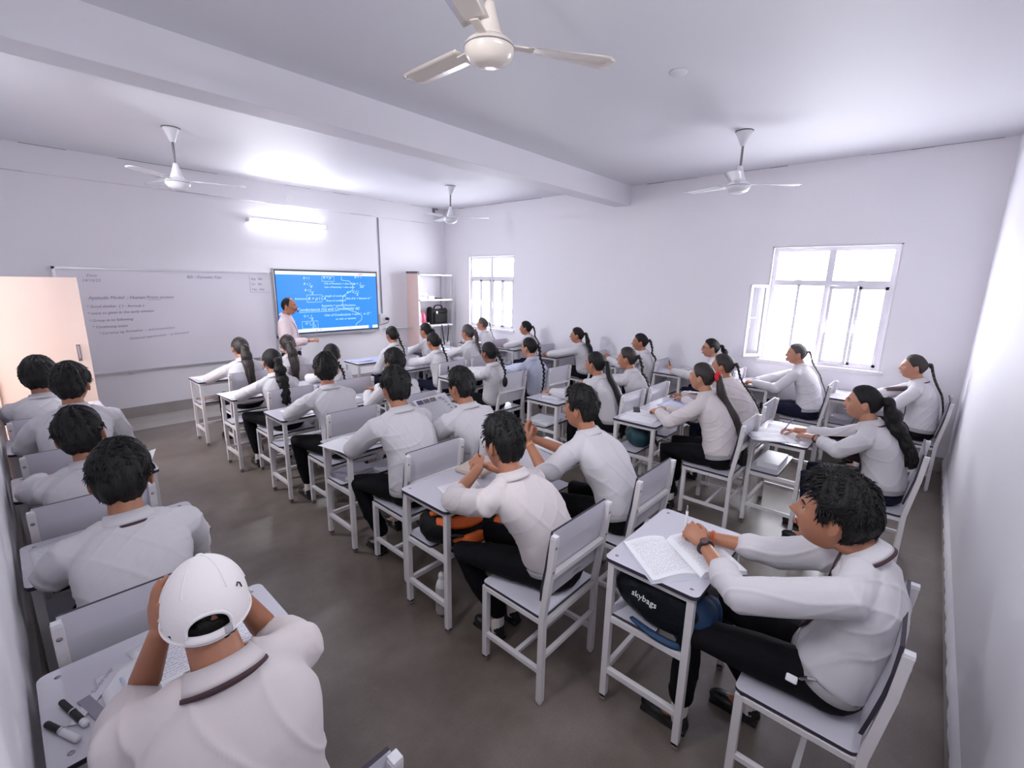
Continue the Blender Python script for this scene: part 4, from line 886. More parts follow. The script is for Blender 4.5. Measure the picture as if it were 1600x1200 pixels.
add((2.42, 4.62), (2.32, 4.64, 1.24), (2.06, 4.85), 'the girl with low braid by the screen', 'person with a low braid over the right shoulder, below the left half of the screen',
    f=True, near=2, tail='braid', taillen=.22, tailx=.05, yaw=-.4)
add((3.62, 5.42), (3.64, 5.50, 1.28), (3.27, 5.80), 'the upright girl below the socket', 'person sitting upright with one thin braid, just below and right of the blue screen',
    f=True, near=2, taillen=.30, tailx=.03, yaw=-.0, tailw=.019, L=dict(w=(-.12, .30, .62)), R=dict(w=(.12, .4, .70)), w=.92)
add((4.28, 5.45), (4.31, 5.62, 1.28), (3.92, 5.80), 'the student against the rack side', 'person with gathered dark hair in front of the peach side of the steel rack',
    f=True, near=2, taillen=.10, yaw=.3, tail='pony', tailw=.03, tie=True)
add((3.87, 4.72), (3.76, 4.76, 1.25), (3.50, 5.0), 'the girl with books on her lap shelf', 'person with single thin braid, bent forward, below the steel rack with papers under the desk',
    f=True, near=2, taillen=.30, tailw=.018, tailx=.03, yaw=.05, pitch=-.08)
add((4.48, 4.78), (4.52, 4.92, 1.30), (4.14, 5.05), 'the hazy girl with thick braid', 'person with pale-lit hair and thick low braid, sitting left of the small window',
    f=True, near=2, taillen=.22, tailw=.030, hm='hair_glare', yaw=.15)
add((6.0, 5.92), (5.93, 6.06, 1.26), (5.90, 6.30), 'the girl under the small window', 'person with pale-lit hair directly under the small window, farthest in the window column',
    f=True, near=2, taillen=.28, tailw=.014, hm='hair_glare', yaw=.5)
add((3.89, 3.70), (3.64, 3.62, 1.25), (3.55, 4.02), 'the girl with ribboned pigtail', 'person with thick braid ending in a dark tuft, left of the bluish shirt',
    f=True, near=1, taillen=.26, tailw=.022, tuft=1.2, tailx=.04, yaw=.02, face=True, hip=(-.12, -.05, .56), blk=True, skin='skin3', pitch=-.05)
add((4.60, 3.56), (4.26, 3.55, 1.26), (4.20, 3.90), 'the girl in spectacles', 'person in spectacles and bluish shirt, long braid tied with white ribbon',
    f=True, near=1, taillen=.62, tailw=.022, ribbon=True, glasses=True, face=True, shirt='shirt3', yaw=.12, hip=(-.18, -.05, .56), skin='skin2', L=dict(w=(-.30, .42, .80)), R=dict(w=(-.16, .46, .80)), w=.95, tuft=1.1)
add((6.1, 4.93), (6.02, 5.10, 1.26), (5.90, 5.27), 'the girl right of the small window', 'person with dark braid whose shadow falls on the wall, right of the small window',
    f=True, near=2, taillen=.22, tailw=.018, yaw=.45, face=True)
add((6.15, 3.94), (5.90, 3.97, 1.25), (5.80, 4.28), 'the girl with loose thick ponytail', 'person with loose thick black ponytail, arms forward on a desk by the bare wall',
    f=True, near=1, tail='pony', taillen=.30, tailw=.036, yaw=.42, face=True, hip=(-.1, -.05, .56), blk=True, L=dict(w=(-.36, .48, .79)), R=dict(w=(-.24, .54, .79)))
add((6.15, 2.92), (5.90, 2.93, 1.25), (5.86, 3.24), 'the girl with hands raised to chin height', 'person with wavy braid and folded raised hands, second in line at the bare wall',
    f=True, near=1, taillen=.40, tailw=.020, yaw=.45, face=True, hip=(-.1, -.05, .56), L=dict(w=(-.36, .42, .86), e=(-.38, .22, .79), d=(.3, .6, .6), curl=1.), R=dict(w=(-.26, .44, .86), e=(-.10, .28, .79), d=(-.3, .6, .5), curl=1.))
add((4.05, 2.27), (3.94, 2.42, 1.25), (3.54, 2.57), 'the girl reaching over a notebook', 'person with long loose dark hair bound low, left arm stretched over a notebook and pen',
    f=True, near=1, taillen=.62, tailw=.030, tail='pony', wavy=.03, yaw=.0, face=True, blk=True, L=dict(w=(-.26, .56, .79), e=(-.26, .34, .80), d=(-.1, 1, 0), curl=.4), R=dict(w=(.0, .5, .79)), w=.95)
add((4.58, 2.25), (4.50, 2.37, 1.25), (4.17, 2.57), 'the girl with greyish lit hair', 'person with sunlit greyish-black hair and knotted braid, right of the girl reaching over a notebook',
    f=True, near=1, taillen=.36, tailw=.022, hm='hairb', yaw=.22, face=True, blk=True)
add((6.18, 1.92), (6.08, 2.04, 1.25), (5.88, 2.31), 'the girl holding a pen upright', 'person in spectacles with small bun holding a pen upright, left of the large window',
    f=True, near=1, taillen=.06, tail='pony', tailw=.034, glasses=True, face=True, yaw=.5, L=dict(w=(-.42, .46, .82), e=(-.40, .24, .79), d=(.0, .6, .8), curl=.9), R=dict(w=(-.1, .45, .79)), skin='skin2')
add((4.62, 1.20), (4.74, 1.46, 1.26), (4.16, 1.56), 'the braided girl behind the scrunchie', 'person with thin brown-lit braid sitting just beyond the red scrunchie',
    f=True, near=1, taillen=.46, tailw=.017, hm='hairb', yaw=.08, tie=True, hip=(.1, -.05, .56), L=dict(w=(-.1, .52, .79)), shirt='shirt2')
add((3.88, 1.16), (3.92, 1.36, 1.28), (3.54, 1.56), 'the girl with the red scrunchie', 'person with red scrunchie and very long wavy ponytail, leaning on a desk with question papers',
    f=True, near=0, tail='pony', taillen=.60, tailw=.038, wavy=.13, strands=16, scrunch='red', hm='hairb', yaw=-.02, face=True, blk=True, shirt='shirt2', w=1.04, fat=1.15, skin='skin2',
    L=dict(w=(-.02, .52, .80), e=(-.23, .33, .79), d=(.35, .9, 0), curl=.9), R=dict(w=(.14, .52, .80), d=(-.6, .8, 0), curl=.9), legL=dict(k=(-.17, .37, .53), a=(-.15, .30, .12)))
add((6.05, .92), (6.16, 1.10, 1.28), (5.88, 1.27), 'the washed-out girl at the big window', 'person with pale backlit hair and thin braid, clasped hands, in front of the large window',
    f=True, near=1, taillen=.46, tailw=.015, tuft=1.3, hm='hair_glare', yaw=.35, face=True, skin='skin2', L=dict(w=(-.16, .52, .80), curl=1.), R=dict(w=(-.06, .54, .80), curl=1.), w=.95)
add((4.02, .12), (3.96, .26, 1.26), (3.88, .53), 'the girl writing on loose sheets', 'person with curly low ponytail writing on loose sheets, black band on the wrist',
    f=True, near=0, tail='pony', taillen=.30, tailw=.056, wavy=.14, strands=34, yaw=.1, face=True, tie=True, sl=.62, hip=(-.0, -.05, .56), skin='skin2', fat=1.05, w=1.0,
    L=dict(w=(.02, .40, .80), e=(-.20, .22, .80), d=(.3, 1, -.05), curl=.35), R=dict(w=(.16, .55, .79), e=(.22, .30, .79), d=(-.5, .9, 0), curl=.9), band=True)
add((6.02, -.03), (6.06, .06, 1.28), (5.92, .30), 'the girl in the back window corner', 'person with long dark braid in the back corner, right of the large window',
    f=True, near=1, taillen=.52, tailw=.019, hm='hairb', yaw=.2, face=True, tie=True, skin='skin2', w=.98, fat=1.05, L=dict(w=(-.16, .42, .80)), R=dict(w=(-.06, .46, .80)), blk=True)
add((1.855, .13), (1.90, .135, 1.262), (1.63, .49), 'the student wearing a wristwatch', 'person wearing a wristwatch, holding a pen over a thick open book, nearest on the right',
    near=0, yaw=.02, pitch=.10, tie=True, sl=.42, w=1.02, locks=2600, fringe=.012, face=True, fold=.007, hip=(.02, -.055, .56), slouch=.05, nb=(.045, -.085, 1.015), hk=1.06, vol=.014,
    L=dict(w=(.03, .44, .835), e=(-.17, .235, .80), d=(.25, .75, .35), n=(-.75, -.1, .6), curl=1.05), R=dict(w=(.17, .47, .80), e=(.24, .20, .80), d=(-.45, .8, .30), n=(.6, .3, .6), curl=1.05), watch=True,
    legL=dict(k=(-.14, .40, .54), a=(-.10, .42, .12)), legR=dict(k=(.14, .42, .53), a=(.16, .20, .12)))

INFO = {}
for i, (seat, head, desk, who, label, k) in enumerate(P):
    put('d', DESK0, (desk[0], desk[1], 0), 'white school desk in front of '+who, 'desk', 'white school desks')
    put('c', CHAIR0, (seat[0], seat[1]+k.get('cdy', 0), 0), 'white school chair under '+who, 'chair', 'white school chairs')
    r, inf = person(seat, head, k); tag(r, label, 'person'); INFO[i] = inf; inf['root'] = r; inf['seat'] = seat
put('d', DESK0, (4.76, 5.90, 0), 'white school desk with an open book before the steel rack, nobody behind it', 'desk', 'white school desks')
put('c', CHAIR0, (5.06, 5.48, 0), 'empty white school chair before the steel rack', 'chair', 'white school chairs')

# ------------------------------------------------------------------ the teacher
tp, ti = person((0, 0), (0, .02, 1.635), dict(stand=True, near=1, hair='bald', shirt='teachershirt', w=1.06, fat=1.12, sl=.80, face=True, yaw=-.12, skin='skin', slouch=.0, hip=(0, .0, .86),
    L=dict(w=(-.22, .03, .83), d=(0, .3, -1), n=(-1, 0, 0)), R=dict(w=(.15, .27, 1.01), e=(.26, .0, .99), d=(-.15, 1, .12), n=(.5, 0, .8), curl=.45), collar=True, fold=.008))
tp.location = (2.86, 6.95, 0); tp.rotation_euler = (0, 0, math.radians(-122)); tag(tp, 'person standing before the screen in a pinkish shirt, wearing a headset microphone and blue lanyard', 'person')
HMt = ti['HM']
mb = MB().tube(catm([(.083, .0, .01), (.086, .035, -.02), (.075, .085, -.05), (.045, .118, -.062)]), .0022, 6).ell((.036, .122, -.062), (.012, .012, .012), 12, 8); mb.tube([(.082, -.02, -.02), (.086, -.0, .03), (.075, -.03, .04)], .004, 6)
o = mb.build('headset_microphone', M['dark'], tp, smooth=True); o.matrix_local = HMt
o = MB().tube([(-.026, .094, -.046), (0, .104, -.042), (.026, .094, -.046)], .0045, 8).build('moustache', M['hair'], tp, smooth=True); o.matrix_local = HMt
nbt = ti['nb']; lan = []
for s in (-1, 1): lan.append([nbt+V((s*.085, -.02, .012)), nbt+V((s*.10, .07, -.05)), nbt+V((s*.06, .135, -.16)), nbt+V((s*.012, .15, -.36))])
MB().tube(catm(lan[0]), .005, 6, flat=(1.5, .5)).tube(catm(lan[1]), .005, 6, flat=(1.5, .5)).build('lanyard', mat('blue_lanyard', (.03, .05, .35), .6), tp, smooth=True)
q = nbt+V((0, .158, -.42)); MB().box(q.x-.03, q.x+.03, q.y, q.y+.003, q.z-.045, q.z+.045).build('name_card', M['paper'], tp)
b = ti['arms'][-1]; w0 = ti['arms'][1]

# ------------------------------------------------------------------ things on and under the desks
def uv_quad(mb_v, faces, uvs, name, mats, mi=None):
    me = bpy.data.meshes.new(name); me.from_pydata([tuple(v) for v in mb_v], [], faces)
    for m in (mats if isinstance(mats, (list, tuple)) else [mats]): me.materials.append(m)
    ul = me.uv_layers.new(name='UVMap'); k = 0
    for p in me.polygons:
        for li in p.loop_indices: ul.data[li].uv = uvs[k]; k += 1
    if mi: me.polygons.foreach_set('material_index', mi)
    me.polygons.foreach_set('use_smooth', [True]*len(me.polygons)); me.update(); return me
def page_mesh(w, h, m, curl=.0, x0=0, n=8, name='page', flip=False, lift=0.0):
    vs, fs, uv = [], [], []
    for j in range(n+1):
        for i in range(n+1):
            u, v = i/n, j/n; z = lift*math.sin(PI*min(1, u*1.15))*1.0+curl*(u*u if not flip else (1-u)**2)*(.5+.5*v); vs.append((x0+u*w, v*h, z))
    for j in range(n):
        for i in range(n):
            a = j*(n+1)+i; fs.append((a, a+1, a+n+2, a+n+1)); uv += [(i/n, j/n), ((i+1)/n, j/n), ((i+1)/n, (j+1)/n), (i/n, (j+1)/n)]
    return uv_quad(vs, fs, uv, name, m)
def sheet(x, y, z, rz, label, w=.21, h=.297, m='hand', curl=.006, group='loose sheets on the desks', cat='paper'):
    o = link('paper_sheet', page_mesh(w, h, M[m], curl)); s = o.modifiers.new('s', 'SOLIDIFY'); s.thickness = .0008; s.offset = 1
    o.location = (x, y, z+.0012); o.rotation_euler = (0, 0, rz); return tag(o, label, cat, group)
def closed_book(x, y, z, rz, label, w=.17, h=.24, t=.018, cover='cover1', group='closed books and notebooks', tilt=0):
    r = empty('notebook', (x, y, z), label, 'book', group, rz)
    MB().box(.002, w-.003, .003, h-.003, .0025, t-.0025).build('page_block', M['paper'], r)
    MB().box(0, w, 0, h, 0, .0022).box(0, w, 0, h, t-.0022, t).box(-.002, .002, 0, h, 0, t).build('cover', M[cover], r, bevel=.001)
    r.rotation_euler = (tilt, 0, rz); return r
def open_book(x, y, z, rz, label, w=.2, h=.29, t=.014, m='print', bulge=.014):
    r = empty('open_book', (x, y, z), label, 'book', None, rz)
    for s in (-1, 1):
        rings = []; n = 12
        for i in range(n+1):
            u = i/n; zz = t*(1-.25*u)+bulge*math.sin(PI*min(1, u*1.1))*(1-u*.3)-(t*.8)*(max(0, .06-u)/.06); xx = s*u*w
            rings.append([V((xx, 0, .001)), V((xx, 0, zz)), V((xx, h, zz)), V((xx, h, .001))])
        MB().loft(rings, closed=True).build('page_block', M['paper'], r)
        vs, fs, uv = [], [], []
        for i in range(n+1):
            u = i/n; vs += [rings[i][1]+V((0, .001, .0006)), rings[i][2]+V((0, -.001, .0006))]
        for i in range(n):
            a = 2*i; q = [(i/n, 0), ((i+1)/n, 0), ((i+1)/n, 1), (i/n, 1)]; fs.append((a, a+2, a+3, a+1)); uv += q
        link('printed_page', uv_quad(vs, fs, uv, 'printed_page', M[m]), r)
    MB().box(-w-.004, w+.004, -.003, h+.003, 0, .0012).build('cover', M['cover3'], r)
    return r
def pen(p0, p1, label, m='dark', r=.0045, cap=True, group='pens'):
    p0, p1 = V(p0), V(p1); d = (p1-p0); o = empty('pen', p0, label, 'pen', group)
    MB().tube([(0, 0, 0), d*.8], r, 10).build('barrel', M[m], o, smooth=True)
    MB().tube([d*.8, d*.93, d], [r*.9, r*.6, r*.15], 10, round_caps=False).build('tip', M['steel'], o, smooth=True); return o
DZ = DH+.0005
# cap wearer's desk
sheet(.19, 1.43, DZ, .25, 'handwritten sheet under the face of the cap wearer', group=None)
sheet(.05, 1.42, DZ+.001, .05, 'blank white sheet left of the cap wearer\'s forearm', m='paper', w=.16, h=.24, group=None)
o = open_book(.30, 1.47, DZ+.002, -.12, 'open handwritten notebook below the white cap', .15, .21, .005, 'hand', .004)
r = empty('ruler', (-.035, 1.52, DZ+.002), 'clear plastic ruler lying at the desk corner by the left wall', 'ruler', None, -.62)
MB().box(0, .03, 0, .20, 0, .0022).build('ruler_body', M['plasticclear'], r); mb = MB()
for i in range(40): mb.box(0, .004 if i % 5 else .008, .004+i*.0048, .0046+i*.0048, .0022, .0026)
mb.build('scale_marks', M['ink'], r)
o = link('ruler_text', text_mesh('Sandal soap', .018, 'ruler_text', M['ink'], .0003), r); o.location = (.010, .10, .0024); o.rotation_euler = (0, 0, PI/2)
def marker(p0, p1, label, tipm):
    p0, p1 = V(p0), V(p1); d = p1-p0; o = empty('marker_pen', p0, label, 'marker')
    MB().tube([(0, 0, 0), d*.52], .0078, 14).build('marker_cap', M['dark'], o, smooth=True); MB().tube([d*.50, d*.90], .0085, 14).build('marker_body', M['dark'] if tipm else M['rack'], o, smooth=True)
    MB().tube([d*.88, d], .0088, 14).build('marker_end', M['rack'], o, smooth=True); MB().tube([d*.46+V((0, 0, .002)), d*.50+V((0, 0, .002))], .0092, 14, round_caps=False).build('marker_ring', M['steel'], o)
marker((-.035, 1.615, DZ+.009), (.0, 1.485, DZ+.009), 'black marker pen lying across the end of the clear ruler', True)
marker((-.068, 1.555, DZ+.009), (-.02, 1.445, DZ+.009), 'dark marker with white end at the left wall edge of the desk', False)
r = empty('pen_case', (.02, 1.60, DZ+.0015), 'long narrow grey-mauve strip lying beside the blank sheet', 'folder', None, -2.9)
MB().box(0, .028, 0, .17, 0, .003).build('strip', M['cover1'], r, bevel=.001)
pen((.09, 1.60, DZ+.006), (.10, 1.47, DZ+.006), 'pale blue pen left of the cap wearer\'s raised forearm', 'cover3', group=None)
# wristwatch student's desk
ob = open_book(1.765, .53, DZ, -.66, 'thick open textbook under the wristwatch student\'s hands', .21, .285, .020, 'print', .018)
pw = INFO[33] if 33 in INFO else None
if pw:
    rt = pw['root']; rx = V(rt.location)
    for s, nm in ((-1, 'w'), (1, 'b')):
        Sp, Ep, Wp, ps = pw['arms'][s]; d = (Wp-Ep).normalized(); c = Wp-d*.022; side = V((0, 0, 1)).cross(d).normalized(); upv = d.cross(side)
        if nm == 'w':
            ring = [c+side*math.cos(a)*.031+upv*math.sin(a)*.031 for a in [2*PI*j/20 for j in range(21)]]
            MB().tube(ring, .0085, 8, flat=(.35, 1.0)).build('watch_strap', M['watch'], rt, smooth=True)
            n = (V((-.6, -.2, .75))); n = (n-d*n.dot(d)).normalized(); wc = c+n*.032
            MB().tube([wc, wc+n*.008], .0185, 20, round_caps=False).build('watch_case', M['watch'], rt, smooth=True); MB().tube([wc+n*.008, wc+n*.0095], .0155, 20, round_caps=False).build('watch_dial', M['watchface'], rt)
        else:
            for kx in (-.004, .004): MB().tube([c+d*kx+side*math.cos(a)*.0295+upv*math.sin(a)*.0295 for a in [2*PI*j/20 for j in range(21)]], .0036, 6).build('wrist_thread', M['gold'], rt, smooth=True)
    hL = rx+pw['arms'][-1][2]; pen(hL+V((.055, .10, -.02)), hL+V((.045, .10, .13)), 'slim white pen held upright in the wristwatch student\'s hands', 'paper', .0055, group=None)
    MB().box(-.005, .005, -.018, .018, -.013, .013).xf(Matrix.Translation((-.158, .035, .565)) @ Matrix.Rotation(.5, 4, 'Y')).build('belt_tag', M['paper'], rt, bevel=.004)
    MB().tube([(-.155, .01, .58), (-.16, -.01, .60), (-.15, -.03, .60)], .006, 6).build('key_ring', M['steel'], rt)
for idx, cfg in ((6, ('gold', .0022)), (31, ('dark', .004))):
    if idx in INFO:
        Sp, Ep, Wp, ps = INFO[idx]['arms'][-1]; d = (Wp-Ep).normalized(); c = Wp-d*.03; side = V((0, 0, 1)).cross(d); side = side.normalized() if side.length > .1 else V((1, 0, 0)); upv = d.cross(side).normalized()
        MB().tube([c+side*math.cos(a)*.030+upv*math.sin(a)*.030 for a in [2*PI*j/20 for j in range(21)]], cfg[1], 6).build('wrist_band', M[cfg[0]] if cfg[0] != 'gold' else mat('yellow_thread', (.85, .55, .25), .6), INFO[idx]['root'], smooth=True)
o = sheet(2.17, 1.80, .90, .5, 'small white slip held up between the raised hands', w=.05, h=.075, m='paper', curl=.003, group=None); o.rotation_euler = (1.3, 0, .5)
sheet(1.50, 1.77, DZ, -.32, 'folded question sheets beside the clasped hands', group=None, m='paper', w=.23, h=.21)
sheet(1.505, 1.78, DZ+.002, -.26, 'top folded sheet beside the clasped hands', group=None, m='print', w=.21, h=.19, curl=.010)
mb = MB().box(-.14, .14, -.10, .10, 0, .03); me = voxel(mb, .010, 'cloth_cover', M['brownpaper'], 6, fold_fn(.006, 3, 24)); o = link('cloth_pouch', me); o.location = (1.93, 1.98, DZ+.002); o.rotation_euler = (0, 0, .2); tag(o, 'crumpled beige cloth pouch lying behind the clasped hands', 'pouch')
sheet(2.44, 1.80, DZ, -.2, 'white sheet on the desk of the student raising a small paper', m='paper', group=None)
# newspaper leaning up
nw = empty('newspaper', (2.20, 2.80, DZ+.004), 'upright newspaper page with a row of three small photos along its top', 'newspaper', None, .10); nw.rotation_euler = (math.radians(40), 0, .10)
o = link('news_page', page_mesh(.36, .30, M['news'], .012), nw); s = o.modifiers.new('s', 'SOLIDIFY'); s.thickness = .0012
for i in range(3): MB().box(.02+i*.072, .08+i*.072, .245, .285, .006, .008).build('news_photo', mat('news_photo_tone%d' % i, (.13+.05*i, .11+.04*i, .20), .7, var=.8, scale=60), nw)
MB().ell((.275, .262, .010), (.022, .014, .002), 14, 5).build('news_mark', M['ink'], nw)
for i, yy in enumerate((.232, .20, .165, .13)): MB().box(.285+.006*i, .312+.006*i, yy, yy+.016, .009, .0105).build('news_mark', M['ink'], nw)
# backpacks
def blob(name, boxes, m, size=.009, folds=.008, seed=1, parent=None):
    mb = MB()
    for c, r in boxes: mb.ell(c, r, 18, 12)
    return link(name, voxel(mb, size, name, m, 6, fold_fn(folds, seed, 20)), parent)
bp = empty('backpack', (1.45, 1.74, .474), 'black and orange backpack on the shelf of the clasped hands student\'s desk', 'backpack')
blob('backpack_body', [((.20, .17, .095), (.235, .15, .10)), ((.10, .13, .10), (.16, .15, .11)), ((.33, .17, .11), (.15, .14, .10)), ((.20, .04, .05), (.20, .10, .07))], M['black_cloth'], parent=bp, seed=4)
def patch(name, pts, w, m, parent, th=.012):
    mb = MB().tube(catm(pts), [w*.3]+[w]*(len(catm(pts))-2)+[w*.2], 10, flat=(1, th/w if w else 1)); return mb.build(name, m, parent, smooth=True)
def strip(pts, widths, m, parent, name):
    """fabric panel lying on the bag: a ribbon with its own width at every point"""
    C2 = catm(pts, 5); n = len(C2); rings = []
    for i, p in enumerate(C2):
        t = (C2[min(i+1, n-1)]-C2[max(i-1, 0)]).normalized(); f = i/(n-1)*(len(widths)-1); a = int(min(f, len(widths)-2)); w = widths[a]+(widths[a+1]-widths[a])*(f-a)
        outv = V((-.25, -.9, .35)); b = outv.cross(t).normalized()
        rings.append([p+b*w, p+b*w*.5+outv*.007, p-b*w*.5+outv*.007, p-b*w, p-outv*.012])
    return MB().loft(rings).build(name, m, parent, smooth=True)
strip([(-.015, .075, .165), (.05, -.005, .165), (.13, -.045, .160), (.21, -.050, .150)], [.022, .036, .036, .020], M['orange'], bp, 'orange_panel')
strip([(.02, -.02, .075), (.09, -.062, .07), (.17, -.068, .058), (.27, -.066, .040)], [.006, .030, .036, .018], M['orange'], bp, 'orange_panel')
strip([(.27, -.066, .038), (.35, -.035, .050), (.42, .015, .075), (.455, .07, .11)], [.018, .036, .030, .014], M['orange'], bp, 'orange_panel')
strip([(-.02, .12, .195), (.06, .06, .212), (.12, .03, .21)], [.014, .022, .010], M['orange'], bp, 'orange_panel')
MB().tube(catm([(.02, -.02, .06), (-.02, .0, .10), (.0, -.03, .12), (.06, -.05, .10)]), .009, 8, flat=(1.4, .5)).tube(catm([(.0, -.01, .03), (.05, -.05, -.005), (.12, -.07, .0)]), .007, 8).build('strap', M['dark'], bp, smooth=True)
bs = empty('backpack', (1.70, .52, .474), 'navy and blue backpack hanging out of the shelf of the wristwatch student\'s desk', 'backpack')
blob('backpack_body', [((.15, .20, .10), (.20, .17, .105)), ((.06, .25, .115), (.09, .12, .10)), ((.18, .08, .08), (.17, .12, .09)), ((.0, .12, .11), (.035, .17, .10))], M['navybag'], parent=bs, seed=6)
blob('front_pocket', [((.06, -.01, .10), (.085, .065, .095)), ((.13, -.02, .09), (.07, .055, .08)), ((.03, .03, .03), (.05, .06, .05))], M['bluebag'], .007, .006, 9, bs)
strip([(-.045, .24, .03), (-.05, .14, .01), (-.035, .04, .0), (.02, -.02, .0)], [.010, .016, .016, .008], M['bluebag'], bs, 'side_panel')
MB().tube([(.05, -.085, .10), (.05, -.092, .07)], .003, 6).tube([(.045, -.09, .11), (.055, -.095, .12), (.06, -.09, .11)], .0025, 6).build('zip_puller', M['steel'], bs)
o = link('bag_lettering', text_mesh('skybags', .040, 'bag_lettering', M['paper'], .001, .1), bs); o.matrix_local = Matrix.Translation((-.055, .245, .150)) @ Matrix.Rotation(-PI/2, 4, 'Z') @ Matrix.Rotation(PI/2, 4, 'X') @ Matrix.Rotation(-.15, 4, 'Y')
bt = empty('backpack', (3.66, 1.70, .474), 'teal bag stuffed into the shelf of the red scrunchie girl\'s desk', 'backpack')
blob('bag_body', [((.20, .13, .09), (.19, .13, .095)), ((.10, .10, .09), (.11, .12, .10))], M['teal'], parent=bt, seed=8)
MB().tube(catm([(.02, .0, .16), (.03, -.03, .10), (.07, -.035, .03), (.14, -.02, .0)]), .016, 8, flat=(1.3, .4)).tube(catm([(.12, -.02, .15), (.13, -.04, .08), (.18, -.04, .02)]), .014, 8, flat=(1.3, .4)).build('strap', M['navybag'], bt, smooth=True)
o = MB().tube([(0, 0, 0), (0, 0, .15)], .036, 20).build('bottle_body', M['bottle'], None, smooth=True); bo = empty('water_bottle', (1.50, 1.86, .0), 'steel and white water bottle on the floor below the orange backpack', 'bottle'); o.parent = bo; o.location = (0, 0, .032)
MB().tube([(0, 0, .19), (0, 0, .215), (0, 0, .235)], [.034, .028, .018], 18).build('bottle_shoulder', M['bottlecap'], bo, smooth=True); MB().tube([(0, 0, .24), (0, 0, .262)], .018, 16).build('bottle_lid', M['bottlecap'], bo, smooth=True)
b2 = empty('water_bottle', (4.36, 1.42, 0), 'grey metal bottle on the floor beyond the red scrunchie girl\'s chair', 'bottle')
MB().tube([(0, 0, .035), (0, 0, .19)], .034, 18).build('bottle_body', M['bottle'], b2, smooth=True); MB().tube([(0, 0, .21), (0, 0, .235)], .02, 14).build('bottle_lid', M['dark'], b2, smooth=True)
# question papers and notebooks on the other desks
G = None
sheet(3.60, 1.62, DZ, .12, 'question paper nearest the aisle on the red scrunchie girl\'s desk', m='print', group=None)
sheet(3.72, 1.66, DZ+.0015, -.05, 'second question paper under the red scrunchie girl\'s hand', m='print', group=None)
r = closed_book(3.86, 1.86, DZ+.003, .5, 'slim dark pouch in front of the red scrunchie girl\'s hands', .16, .06, .010, 'dark', None)
sheet(4.22, 1.68, DZ, -.1, 'bluish page on the desk beyond the red scrunchie girl', m='bluepage', w=.26, h=.2, curl=.012, group=None)
for i, (x, y, rz, m) in enumerate(((3.94, .60, .5, 'paper'), (4.05, .60, .35, 'print'), (4.16, .58, .1, 'paper'))): sheet(x, y, DZ+.0014*i, rz, ('lowest', 'middle', 'top')[i]+' loose sheet under the writing girl\'s hands', m=m, group=None, curl=.010)
closed_book(3.93, .66, DZ, .55, 'thin grey folder poking out under the loose sheets', .20, .26, .004, 'cover1', None)
closed_book(4.02, .72, .4735, .0, 'thick white file on the shelf under the writing girl\'s desk', .34, .16, .045, 'rack', None)
sheet(4.06, -.01, .4535, .0, 'printed card lying on the writing girl\'s chair', w=.13, h=.10, m='print', group=None, curl=.001)
closed_book(3.68, 2.66, DZ, .1, 'pale notebook under the reaching girl\'s hand', .22, .20, .022, 'lam', None); pen((3.70, 2.80, DZ+.028), (3.86, 2.83, DZ+.028), 'black pen on the pale notebook of the reaching girl', 'dark', group=None)
for i in range(3): sheet(3.62+.05*i, 2.76, .4735+.002*i, .1*i-.1, ('lowest', 'middle', 'top')[i]+' worksheet on the shelf under the reaching girl\'s desk', m='print', group=None)
sheet(1.46, 2.80, DZ, .2, 'question paper hanging over the broad student\'s desk corner', m='paper', group=None); sheet(1.58, 2.84, DZ+.002, -.12, 'open white page by the broad student\'s forearm', m='hand', group=None)
closed_book(1.52, 2.97, .4735, .1, 'rumpled grey notebook on the broad student\'s desk shelf', .26, .17, .035, 'cover1', None)
sheet(1.60, 3.88, DZ, .1, 'single sheet by the short-haired student\'s forearm', m='hand', group=None); sheet(1.40, 4.93, DZ, .08, 'white page hanging off the curly ponytail student\'s desk', m='paper', group=None)
closed_book(1.50, 6.13, .4735, .2, 'brown book on the shelf of the front aisle desk', .22, .15, .03, 'cover2', None); sheet(1.47, 6.0, DZ, .2, 'sheet on the front aisle desk corner', m='hand', group=None)
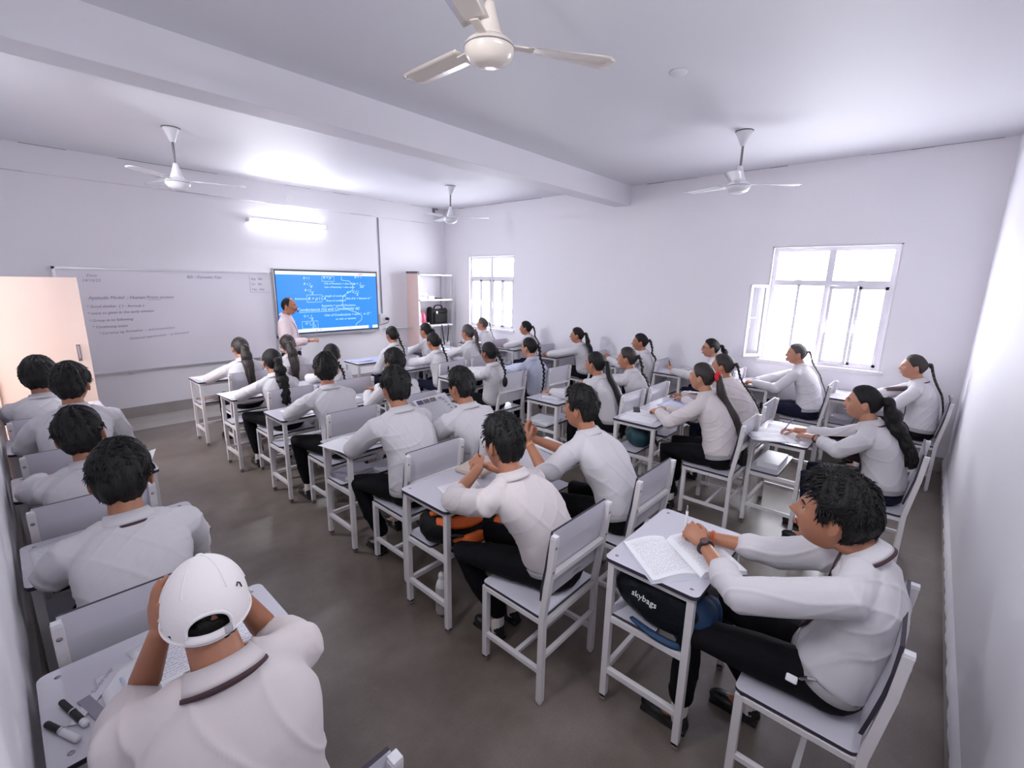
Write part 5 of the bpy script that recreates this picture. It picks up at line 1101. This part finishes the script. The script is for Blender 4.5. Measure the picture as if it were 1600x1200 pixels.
closed_book(2.17, 3.92, DZ, -.2, 'dark magazine on the desk behind the hidden student', .24, .17, .012, 'cover1', None); sheet(2.13, 4.02, DZ, .1, 'printed page on the hidden student\'s desk', m='print', group=None)
for i in range(3): closed_book(3.58+.02*i, 5.02+.01*i, .4735+.024*i, .15*i, ('lowest', 'middle', 'top')[i]+' book in the pile under the lap shelf girl\'s desk', .22, .17, .022, ('cover1', 'cover2', 'cover3')[i], None)
sheet(3.62, 5.05, DZ, .05, 'white page under the lap shelf girl\'s hands', m='hand', group=None)
closed_book(3.34, 5.88, DZ, .2, 'flat notebook on the front desk below the blue screen', .25, .18, .015, 'lam', None)
open_book(5.02, 5.95, DZ, .1, 'open white book on the unused desk before the steel rack', .17, .24, .008, 'hand', .02)
sheet(4.30, 3.98, DZ, .1, 'sheet on the spectacled girl\'s desk', m='hand', group=None); sheet(6.0, 1.33, DZ, .2, 'open sheet on the window desk before the washed-out girl', m='hand', group=None)
sheet(5.95, 4.34, DZ, .1, 'sheet on the wall desk of the loose ponytail girl', m='hand', group=None); sheet(6.0, 3.3, DZ, -.1, 'sheet on the desk of the girl with raised hands', m='hand', group=None)
sheet(6.0, 2.38, DZ, .2, 'sheet on the desk of the girl holding a pen upright', m='hand', group=None); sheet(6.1, 5.33, DZ, 0, 'sheet on the desk right of the small window', m='hand', group=None)
sheet(.30, 3.48, DZ+.001, -.3, 'white sheet jutting over the aisle edge of the third left wall desk', m='paper', group=None, curl=.03)
sheet(-.04, 2.42, DZ, .05, 'handwritten page at the left of the dark-haired student\'s desk', m='hand', group=None); closed_book(-.05, 4.35, DZ, .0, 'thin dark notebook on the fourth left wall desk', .17, .24, .008, 'cover1', None)
if 27 in INFO:
    hp = V(INFO[27]['root'].location)+INFO[27]['arms'][-1][2]; pen(hp+V((.01, .02, .02)), hp+V((-.01, .06, .15)), 'dark pen held upright beside the bare wall', 'dark', .006, group=None)
if 31 in INFO:
    hp = V(INFO[31]['root'].location)+INFO[31]['arms'][1][2]; pen(hp+V((-.06, .07, .0)), hp+V((.03, .03, .09)), 'purple and white pen in the writing girl\'s right hand', 'purple', .0045, group=None)
# keys and badge on the trousers of the near right student
